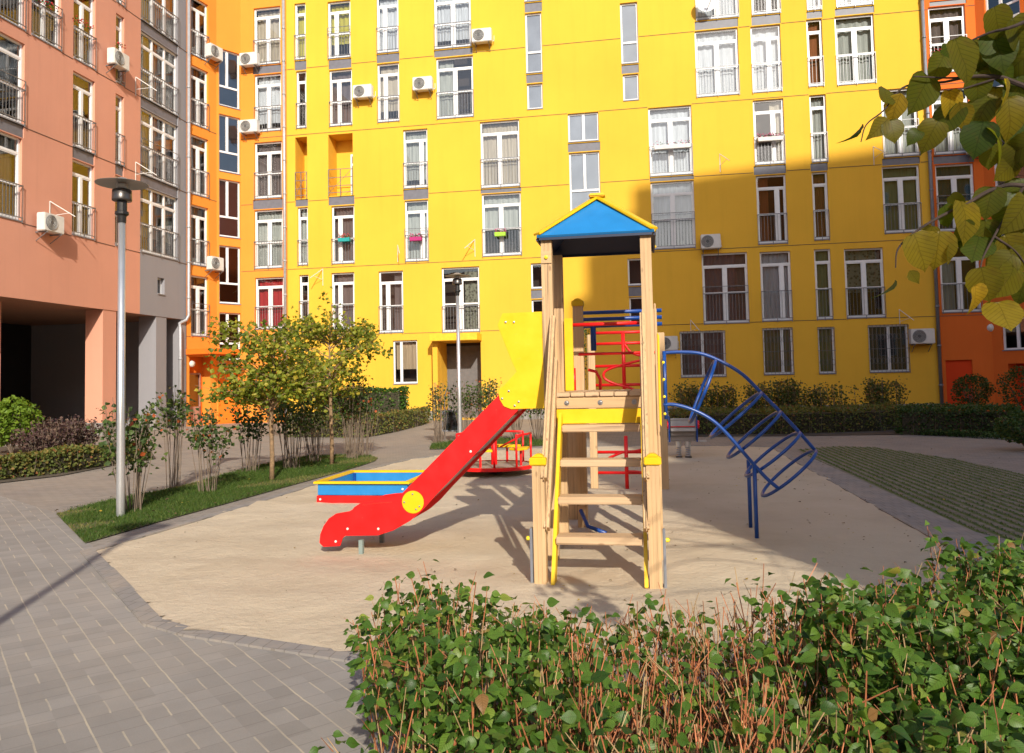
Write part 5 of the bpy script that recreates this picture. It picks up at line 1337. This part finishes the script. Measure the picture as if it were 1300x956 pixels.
# hedges right side
HB = [(a_, b_) for a_, b_ in (gp(846, 553), gp(1000, 552), gp(1120, 548), gp(1150, 545))]
HB2 = [(x+.1, y+1.3) for x, y in HB[::-1]]
bedr = [gp(840, 555), gp(1000, 554), gp(1150, 552), gp(1290, 556), (17, 24), (16.5, 28), (4, 30.2), (4.2, 22)]
flat('flower_bed', bedr, .015, M['soil'])
box_hedge(HB+HB2, .62, 7000, .06, 'leaf_autumn', 'long low dark hedge in the shade behind the spring rocker', 100)
for i, (x0, x1, ht, lab) in enumerate(((862, 888, 484, 'thin leggy bush below the barred window nearest the tower'), (892, 936, 487, 'bushy thin hedge plant right of the first leggy bush under the shaded yellow wall'),
        (950, 985, 484, 'bush with sparse leaves behind the arch climber'), (988, 1020, 478, 'bush under the green curtained barred window'), (1022, 1072, 486, 'wide sparse bush under the narrow barred window'), (1092, 1150, 478, 'dense dark bush under the window with teal curtain'))):
    Y = 23.6; a = at_depth(x0, 520, Y); c = at_depth(x1, 520, Y-.3); top = at_depth((x0+x1)/2, ht, Y).z
    rnd.seed(110+i); t = empty('bush', ((a.x+c.x)/2, Y, 0), 0, lab, 'bush', 'bushes under the shaded yellow wall'); lv = newleaf(); s = MB(); W = (c.x-a.x)
    for k in range(34):
        x = rnd.uniform(-W/2, W/2); y = rnd.uniform(-.3, .3); h = top*rnd.uniform(.8, 1.04)*(1-.12*abs(x)/(W/2)); x2 = x+rnd.gauss(0, .12); s.tube([(x, y, 0), (x2, y, h)], [.009, .004], 4)
        for j in range(46 if i not in (0, 2, 4) else 32): u = rnd.uniform(.35, 1); add_leaf(lv, Vector((x+(x2-x)*u+rnd.gauss(0, .10), y+rnd.gauss(0, .1), h*u+rnd.gauss(0, .05))), rnd.uniform(.05, .09), rnd.random())
    fin('stems', s, 'stem', t); fin('foliage', lv, 'leaf_far', t)
HR = strip((1140, 552), (1288, 556), 1.2)
box_hedge(HR, .66, 5200, .055, 'leaf_hedge_dark', 'trimmed dark green hedge block in front of the red orange building', 120)
HR2 = strip((1128, 550), (1300, 559), .25); HR2 = [(x, y-.3) for x, y in HR2]
box_hedge(HR2, .14, 1800, .05, 'leaf_hedge_dark', 'low green edging plants at the foot of the trimmed hedge', 121, name='ground_cover', cat='plants', core=False)
round_bush(1236, 530, .62, 1.42, 1700, .065, 'leaf_hedge_dark', 'round clipped dark bush before the red panel of the orange building', 122, squash=.85)
round_bush(1302, 531, .75, 1.65, 1500, .065, 'leaf_hedge_dark', 'tall dark bush at the right edge beside the dark hedge', 123)
round_bush(1305, 572, .55, .75, 1400, .065, 'leaf_hedge_dark', 'low bush nearest at the right edge of the picture by the path', 124, squash=.6)

# ------------------------------------------------------------------ foreground hedge
def near_leaf(b, c, s, t, dr, nrm, curl=.12, shape=0):
    dr = dr.normalized(); sd = dr.cross(nrm)
    if sd.length < 1e-3: sd = Vector((1, 0, 0))
    sd.normalize(); up = sd.cross(dr).normalized()
    if shape == 0: rows = [(0, 0), (.08, .17), (.25, .34), (.45, .36), (.65, .25), (.84, .10), (1.02, 0)]
    else: rows = [(.04, 0), (-.04, .14), (-.04, .25), (.04, .37), (.16, .455), (.27, .47), (.38, .50), (.48, .475), (.58, .455), (.68, .385), (.77, .32), (.85, .22), (.92, .13), (.98, .05), (1.06, 0)]; curl *= rnd.uniform(.7, 1.6)
    n = len(b.v); k = len(rows); ph = rnd.uniform(-1, 1)
    def P(a, w):
        z = -curl*(a*a)*1.6 + abs(w)*.35*curl*2.2 + .02*math.sin(a*9+w*8+ph*3)
        return tuple(c + dr*(a*s) + sd*(w*s) + up*(z*s))
    for (a, w) in rows: b.v.append(P(a, 0)); b.uv.append((0, a)); b.v.append(P(a, w)); b.uv.append((w, a)); b.v.append(P(a, -w)); b.uv.append((-w, a))
    for i in range(k-1):
        p_, q_ = n+i*3, n+(i+1)*3
        b.f.append((p_, q_, q_+1, p_+1)); b.f.append((p_, p_+2, q_+2, q_)); b.t += [t, t]
rnd.seed(77)
def hedge_back(x):   # back edge y of hedge for x
    pts_ = [(-.95, 3.88), (.55, 3.50), (1.3, 3.55), (2.2, 4.0), (3.2, 4.6), (4.3, 5.2)]
    for i in range(len(pts_)-1):
        if x <= pts_[i+1][0]: a, c = pts_[i], pts_[i+1]; return a[1]+(c[1]-a[1])*(x-a[0])/(c[0]-a[0])
    return 5.7
fh = empty('hedge', (1.0, 3.0, 0), 0, 'foreground hedge of broad green leaves and red brown twigs along the sandpit', 'hedge')
off = Vector((1.0, 3.0, 0))
lv = MB(); lv.t = []; lv.uv = []; tw1 = MB(); tw2 = MB(); lit = MB()
flat('flower_bed', [(.12, 1.2), (-.45, 3.8), (.55, 3.55), (1.3, 3.6), (2.2, 4.15), (3.2, 5.05), (4.4, 5.8), (6, 4), (6, 1.0)], .010, M['soil'])
stems = []; tries = 0
while len(stems) < 1500 and tries < 60000:
    tries += 1
    x = rnd.uniform(-.85, 4.2); y = rnd.uniform(1.25, 5.7)
    if y > hedge_back(x)-.05 or y < 1.3 or x < -.185*y-.0: continue
    if x > .72*y+.5: continue
    stems.append((x, y))
for (x, y) in stems:
    px_ = 650+990*x/y
    # leafiness changes along the hedge as in the photograph
    bare = .92*math.exp(-((px_-800)/125.0)**2) + .8*math.exp(-((px_-940)/85.0)**2)
    edge = hedge_back(x)-y
    Hh = .545+.05*math.sin(x*4+y*3)+rnd.gauss(0, .05)
    if px_ > 950: Hh += .025*min(1, (px_-950)/200)
    if edge < .25: Hh -= .03
    le = x+.185*y
    if le < .25: Hh -= (.25-le)*.5
    if bare > .5: Hh -= .03
    top = Vector((x+rnd.gauss(0, .08), y+rnd.gauss(0, .08), Hh)); mid = Vector((x, y, 0)).lerp(top, .5)+Vector((rnd.gauss(0, .035), rnd.gauss(0, .035), 0))
    r_ = rnd.uniform(.0018, .0036)
    tgt = tw1 if rnd.random() < .78 else tw2
    for q in range(int(bare*1.9)):
        p0 = Vector((x+rnd.gauss(0, .05), y+rnd.gauss(0, .05), 0)); (tw1 if rnd.random() < .8 else tw2).tube([p0-off, p0.lerp(top, .5)+Vector((rnd.gauss(0, .03), rnd.gauss(0, .03), 0))-off, top+Vector((rnd.gauss(0, .07), rnd.gauss(0, .07), rnd.gauss(-.03, .05)))-off], [.0035, .0025, .0016], 4)
    tgt.tube([Vector((x, y, 0))-off, mid-off, top-off], [r_*1.3, r_, r_*.6], 5)
    for j in range(2 if rnd.random() < .6+bare*.4 else 1):
        u = rnd.uniform(.4, .95); c = Vector((x, y, 0)).lerp(top, u); e = c+Vector((rnd.gauss(0, .05), rnd.gauss(0, .05), rnd.uniform(.04, .14)))
        (tw1 if rnd.random() < .6 else tw2).tube([c-off, e-off], [r_*.7, r_*.4], 4)
    nl = int(rnd.gauss(20, 6)*(1-.66*min(1, bare)))
    for j in range(max(0, nl)):
        u = .25+.80*rnd.random()**.6
        c = Vector((x, y, 0)).lerp(top, u)
        a = rnd.uniform(0, 6.283); dr = Vector((math.cos(a), math.sin(a), rnd.uniform(-.7, .5)))
        s = rnd.triangular(.020, .064, .036)*(1.0 if px_ < 1050 else 1.12)
        nrm = Vector((rnd.gauss(0, .6), rnd.gauss(-.55, .6), rnd.gauss(.75, .35)))
        near_leaf(lv, c+dr*rnd.uniform(.01, .05)-off, s, min(1, max(0, rnd.gauss(.48, .22))), dr, nrm, rnd.uniform(.05, .4))
for k in range(260):    # dry straws and pruned tips
    x = rnd.uniform(-.5, 3.5); y = rnd.uniform(1.6, 4.5)
    if y > hedge_back(x)-.1 or x < -.2*y: continue
    h = rnd.uniform(.35, .60); a = rnd.uniform(0, 6.283); tl = rnd.uniform(0, .28)
    tw2.tube([Vector((x, y, 0))-off, Vector((x+math.cos(a)*tl, y+math.sin(a)*tl, h))-off], [.0025, .0014], 4)
fin('stems', tw1, 'redstem', fh); fin('stems', tw2, 'drystem', fh)
o = fin('foliage', lv, 'leaf_front', fh)
for p_ in o.data.polygons: p_.use_smooth = True

# ------------------------------------------------------------------ near tree at the right with hanging branches
nt_ = empty('tree', (3.3, 1.4, 0), 0, 'linden tree at the right whose olive and yellow leaves hang into the top right corner', 'tree')
toff = Vector((3.3, 1.4, 0))
b = MB(); b.tube([(0, 0, -.1), (.02, 0, 1.0), (0, .03, 2.2), (-.08, .05, 3.4), (-.1, .1, 4.6)], [.13, .115, .10, .075, .03], 12); b.build('trunk', M['bark'], parent=nt_, smooth=True)
def pxp(px, py, d): return at_depth(px, py, d)
lb = MB(); rnd.seed(9)
def br(pts, r0, r1):
    P_ = cr([Vector(p)-toff for p in pts], 5); n = len(P_); lb.tube(P_, [r0+(r1-r0)*i/(n-1) for i in range(n)], 7)
br([(3.25, 1.42, 2.5), (2.4, 1.75, 2.62), pxp(1420, 150, 1.9), pxp(1300,109,1.85), pxp(1270,98,1.85), pxp(1235,97,1.85), pxp(1200,104,1.84)], .010, .0028)
br([pxp(1200,104,1.84), pxp(1170,107,1.83), pxp(1145,112,1.82), pxp(1122,140,1.8), pxp(1100,158,1.8), pxp(1093,180,1.8)], .003, .0012)
br([pxp(1235,97,1.85), pxp(1205,99,1.82), pxp(1160,97,1.8)], .003, .0015)
br([pxp(1270,98,1.85), pxp(1225,112,1.86), pxp(1190,120,1.86)], .003, .0015)
br([(3.25, 1.42, 2.1), (2.3, 1.8, 2.1), pxp(1400, 260, 1.95), pxp(1300,236,1.9), pxp(1262,240,1.9), pxp(1228,258,1.9), pxp(1190,277,1.88), pxp(1160,296,1.87), pxp(1140,316,1.86), pxp(1137,340,1.86)], .008, .0013)
br([pxp(1300,236,1.9), pxp(1285,262,1.9), pxp(1262,300,1.89), pxp(1245,340,1.88), pxp(1262,372,1.87)], .004, .0014)
br([pxp(1262,300,1.89), pxp(1290,320,1.9), pxp(1310,350,1.9)], .003, .0014)
br([(3.25, 1.42, 2.8), (2.4, 1.6, 3.0), pxp(1380, -20, 1.8), pxp(1300,28,1.75), pxp(1255,42,1.78), pxp(1225,55,1.8)], .008, .0016)
fin('branches', lb, 'branch', nt_)
LV = [(1226,75,54,-1,.45,1.78),(1171,118,46,-1,.32,1.82),(1126,118,28,1,.2,1.8),(1135,138,40,-1,.80,1.8),(1117,162,34,-1,.35,1.8),(1134,166,28,-1,.30,1.8),(1181,171,36,-1,.35,1.82),(1161,172,20,-1,.3,1.82),
 (1193,85,34,-1,.12,1.86),(1209,132,34,-1,.85,1.84),(1246,140,40,-1,.15,1.86),(1242,112,38,-1,.25,1.86),(1202,152,42,-1,.25,1.85),(1222,149,40,-1,.6,1.84),(1242,176,44,-1,.10,1.83),(1271,176,44,-1,.35,1.83),
 (1270,64,50,-1,.15,1.82),(1280,90,44,-1,.2,1.86),(1286,146,46,-1,.4,1.84),(1280,116,30,-1,.8,1.8),(1297,44,44,-1,.45,1.8),(1250,72,44,-1,.08,1.88),(1298,75,44,-1,.35,1.84),(1262,128,36,-1,.3,1.88),(1296,120,40,-1,.2,1.86),
 (1170,320,46,-1,.55,1.86),(1190,318,44,-1,.40,1.87),(1161,352,20,-1,.3,1.86),(1229,280,50,-1,.55,1.88),(1209,322,30,-1,.5,1.88),(1203,275,28,-1,.25,1.9),(1239,315,44,-1,.30,1.9),(1255,257,38,-1,.12,1.9),(1279,267,44,-1,.2,1.9),
 (1294,295,40,-1,.35,1.9),(1271,338,36,-1,.3,1.88),(1280,358,42,-1,.45,1.86),(1251,362,42,-1,.35,1.86),(1243,380,34,-1,.72,1.85),(1275,400,46,-1,.55,1.85),(1293,247,38,-1,.25,1.92),(1296,330,36,-1,.4,1.9),(1250,300,38,-1,.2,1.92),(1268,300,40,-1,.3,1.93),
 (1180,300,24,-1,.5,1.9),(1215,255,20,-1,.3,1.9),(1297,190,40,-1,.3,1.86),(1290,165,40,-1,.15,1.9),(1208,70,30,-1,.3,1.9),(1290,200,40,-1,.35,1.88),(1278,215,36,-1,.5,1.9),(1298,270,44,-1,.3,1.86),(1284,318,40,-1,.5,1.9),(1297,365,34,-1,.4,1.88),(1262,330,34,-1,.35,1.92),(1222,300,36,-1,.3,1.9),(1258,200,30,-1,.4,1.9),(1268,30,40,-1,.4,1.8),(1245,95,34,-1,.3,1.9)]
nl = MB(); nl.t = []; nl.uv = []
for i, (px, py, sz, dn_, t, d_) in enumerate(LV):
    rnd.seed(500+i); s = sz/990*d_*1.04
    dr = (-AY*rnd.uniform(.7, 1.0)*(-1 if dn_ == 1 else 1) + AX*rnd.gauss(-.1, .45) + _f*rnd.gauss(0, .25)).normalized()
    c = at_depth(px, py, d_) - dr*(s*.5)
    nrm = (-_f + AX*rnd.gauss(0, .45) + AY*rnd.gauss(.25, .4))
    narrow = 0 if i in (3, 4, 13, 27) else 1
    near_leaf(nl, c-toff, s, min(1, max(0, t+.16+rnd.gauss(0, .10))), dr, nrm, rnd.uniform(.05, .3), narrow)
for (px, py) in ((1094,168), (1136,366)):
    s = .055; near_leaf(nl, at_depth(px, py, 1.8)-toff+AY*.02, s, .25, -AY+AX*-.25, AX*1.0-_f*.25, .5, 0)
rnd.seed(31)
lb2 = MB()
for k in range(26):       # the rest of the crown, above and to the right of the view
    a = rnd.uniform(0, 6.283); L = rnd.uniform(.7, 1.7); z0 = rnd.uniform(2.6, 4.6); st = Vector((0, 0, z0)); e = Vector((math.cos(a)*L, math.sin(a)*L*.9, z0+rnd.uniform(-.1, .9)))
    w = e+toff; 
    if w.y > .2 and w.x/w.y < .80 and (w.z-1.5)/w.y < .62: continue
    lb2.tube([st, (st+e)/2+Vector((0, 0, .1)), e], [.02, .012, .004], 5)
    for j in range(46):
        c = st.lerp(e, rnd.uniform(.3, 1.05))+Vector((rnd.gauss(0, .18), rnd.gauss(0, .18), rnd.gauss(-.05, .16))); w = c+toff
        if w.y > .1 and w.x/w.y < .74 and (w.z-1.5)/w.y < .58: continue
        tt = w.z/.543
        if w.x-.187*tt < 3.0: continue
        near_leaf(nl, c, rnd.uniform(.07, .11), rnd.random()*.7, Vector((rnd.gauss(0, .5), rnd.gauss(0, .5), -.8)), Vector((rnd.gauss(0, .6), rnd.gauss(0, .6), .6)), .15, 1)
fin('branches', lb2, 'branch', nt_)
o = fin('crown', nl, 'leaf_near', nt_)
for p_ in o.data.polygons: p_.use_smooth = True

# ------------------------------------------------------------------ litter
rnd.seed(13); lt = newleaf(); lt2 = newleaf()
for k in range(620):
    x = rnd.uniform(-4.0, 5.0); y = rnd.uniform(4.0, 13)
    if not inside(SAND, x, y): continue
    if x < .5 and rnd.random() < .6: continue
    add_leaf(lt, Vector((x, y, sand_h(x, y)+.012)), rnd.uniform(.008, .030), rnd.random()**1.5, Vector((rnd.gauss(0, .2), rnd.gauss(0, .2), 1)), Vector((rnd.gauss(0, 1), rnd.gauss(0, 1), 0)))
for k in range(160):
    g = LAWN[rnd.randrange(len(LAWN))]; h = LAWN[rnd.randrange(len(LAWN))]; u = rnd.random(); x, y = g[0]+(h[0]-g[0])*u, g[1]+(h[1]-g[1])*u
    if inside(LAWN, x, y): add_leaf(lt, Vector((x, y, .055)), rnd.uniform(.02, .05), rnd.random(), Vector((rnd.gauss(0, .2), rnd.gauss(0, .2), 1)), Vector((rnd.gauss(0, 1), rnd.gauss(0, 1), 0)))
for k in range(260):
    x = rnd.uniform(3, 9); y = rnd.uniform(6, 19); add_leaf(lt, Vector((x, y, .022)), rnd.uniform(.015, .04), rnd.random(), Vector((rnd.gauss(0, .2), rnd.gauss(0, .2), 1)), Vector((rnd.gauss(0, 1), rnd.gauss(0, 1), 0)))
o = fin('fallen_leaves', lt, 'litter'); tag(o, 'dry fallen leaves and bits of litter on sand, grass and paths', 'leaf litter', kind='stuff')

# ------------------------------------------------------------------ light, sky, camera
EL = 28.5; hx, hy = -.187, .982
sun = bpy.data.lights.new('sun', 'SUN'); sun.energy = 4.4; sun.angle = R(.7); sun.color = (1.0, .93, .80)
so = bpy.data.objects.new('sun', sun); COL.objects.link(so)
dv = Vector((hx*math.cos(R(EL)), hy*math.cos(R(EL)), -math.sin(R(EL)))).normalized()
so.rotation_euler = dv.to_track_quat('-Z', 'Y').to_euler(); so.location = (5, -20, 30)
w = bpy.data.worlds.new('World'); scene.world = w; w.use_nodes = True; nt = w.node_tree
bg = nt.nodes['Background']; sky = nt.nodes.new('ShaderNodeTexSky'); sky.sky_type = 'NISHITA'; sky.sun_disc = False
sky.sun_elevation = R(EL); sky.sun_rotation = math.atan2(-hx, -hy); sky.air_density = 1.0; sky.dust_density = 1.5
nt.links.new(sky.outputs[0], bg.inputs[0]); bg.inputs[1].default_value = .15
cam = bpy.data.cameras.new('camera'); co = bpy.data.objects.new('camera', cam); COL.objects.link(co); scene.camera = co
mz = -_f; co.matrix_world = Matrix(((AX.x, AY.x, mz.x, CAM.x), (AX.y, AY.y, mz.y, CAM.y), (AX.z, AY.z, mz.z, CAM.z), (0, 0, 0, 1)))
cam.sensor_width = 36; cam.lens = 36*F/1300; cam.shift_y = -(478-CY)/1300; cam.clip_start = .05; cam.clip_end = 2000
scene.view_settings.view_transform = 'Standard'; scene.view_settings.look = 'None'; scene.view_settings.gamma = 1; scene.view_settings.exposure = EXPO
scene.cycles.max_bounces = 6; scene.cycles.transparent_max_bounces = 12
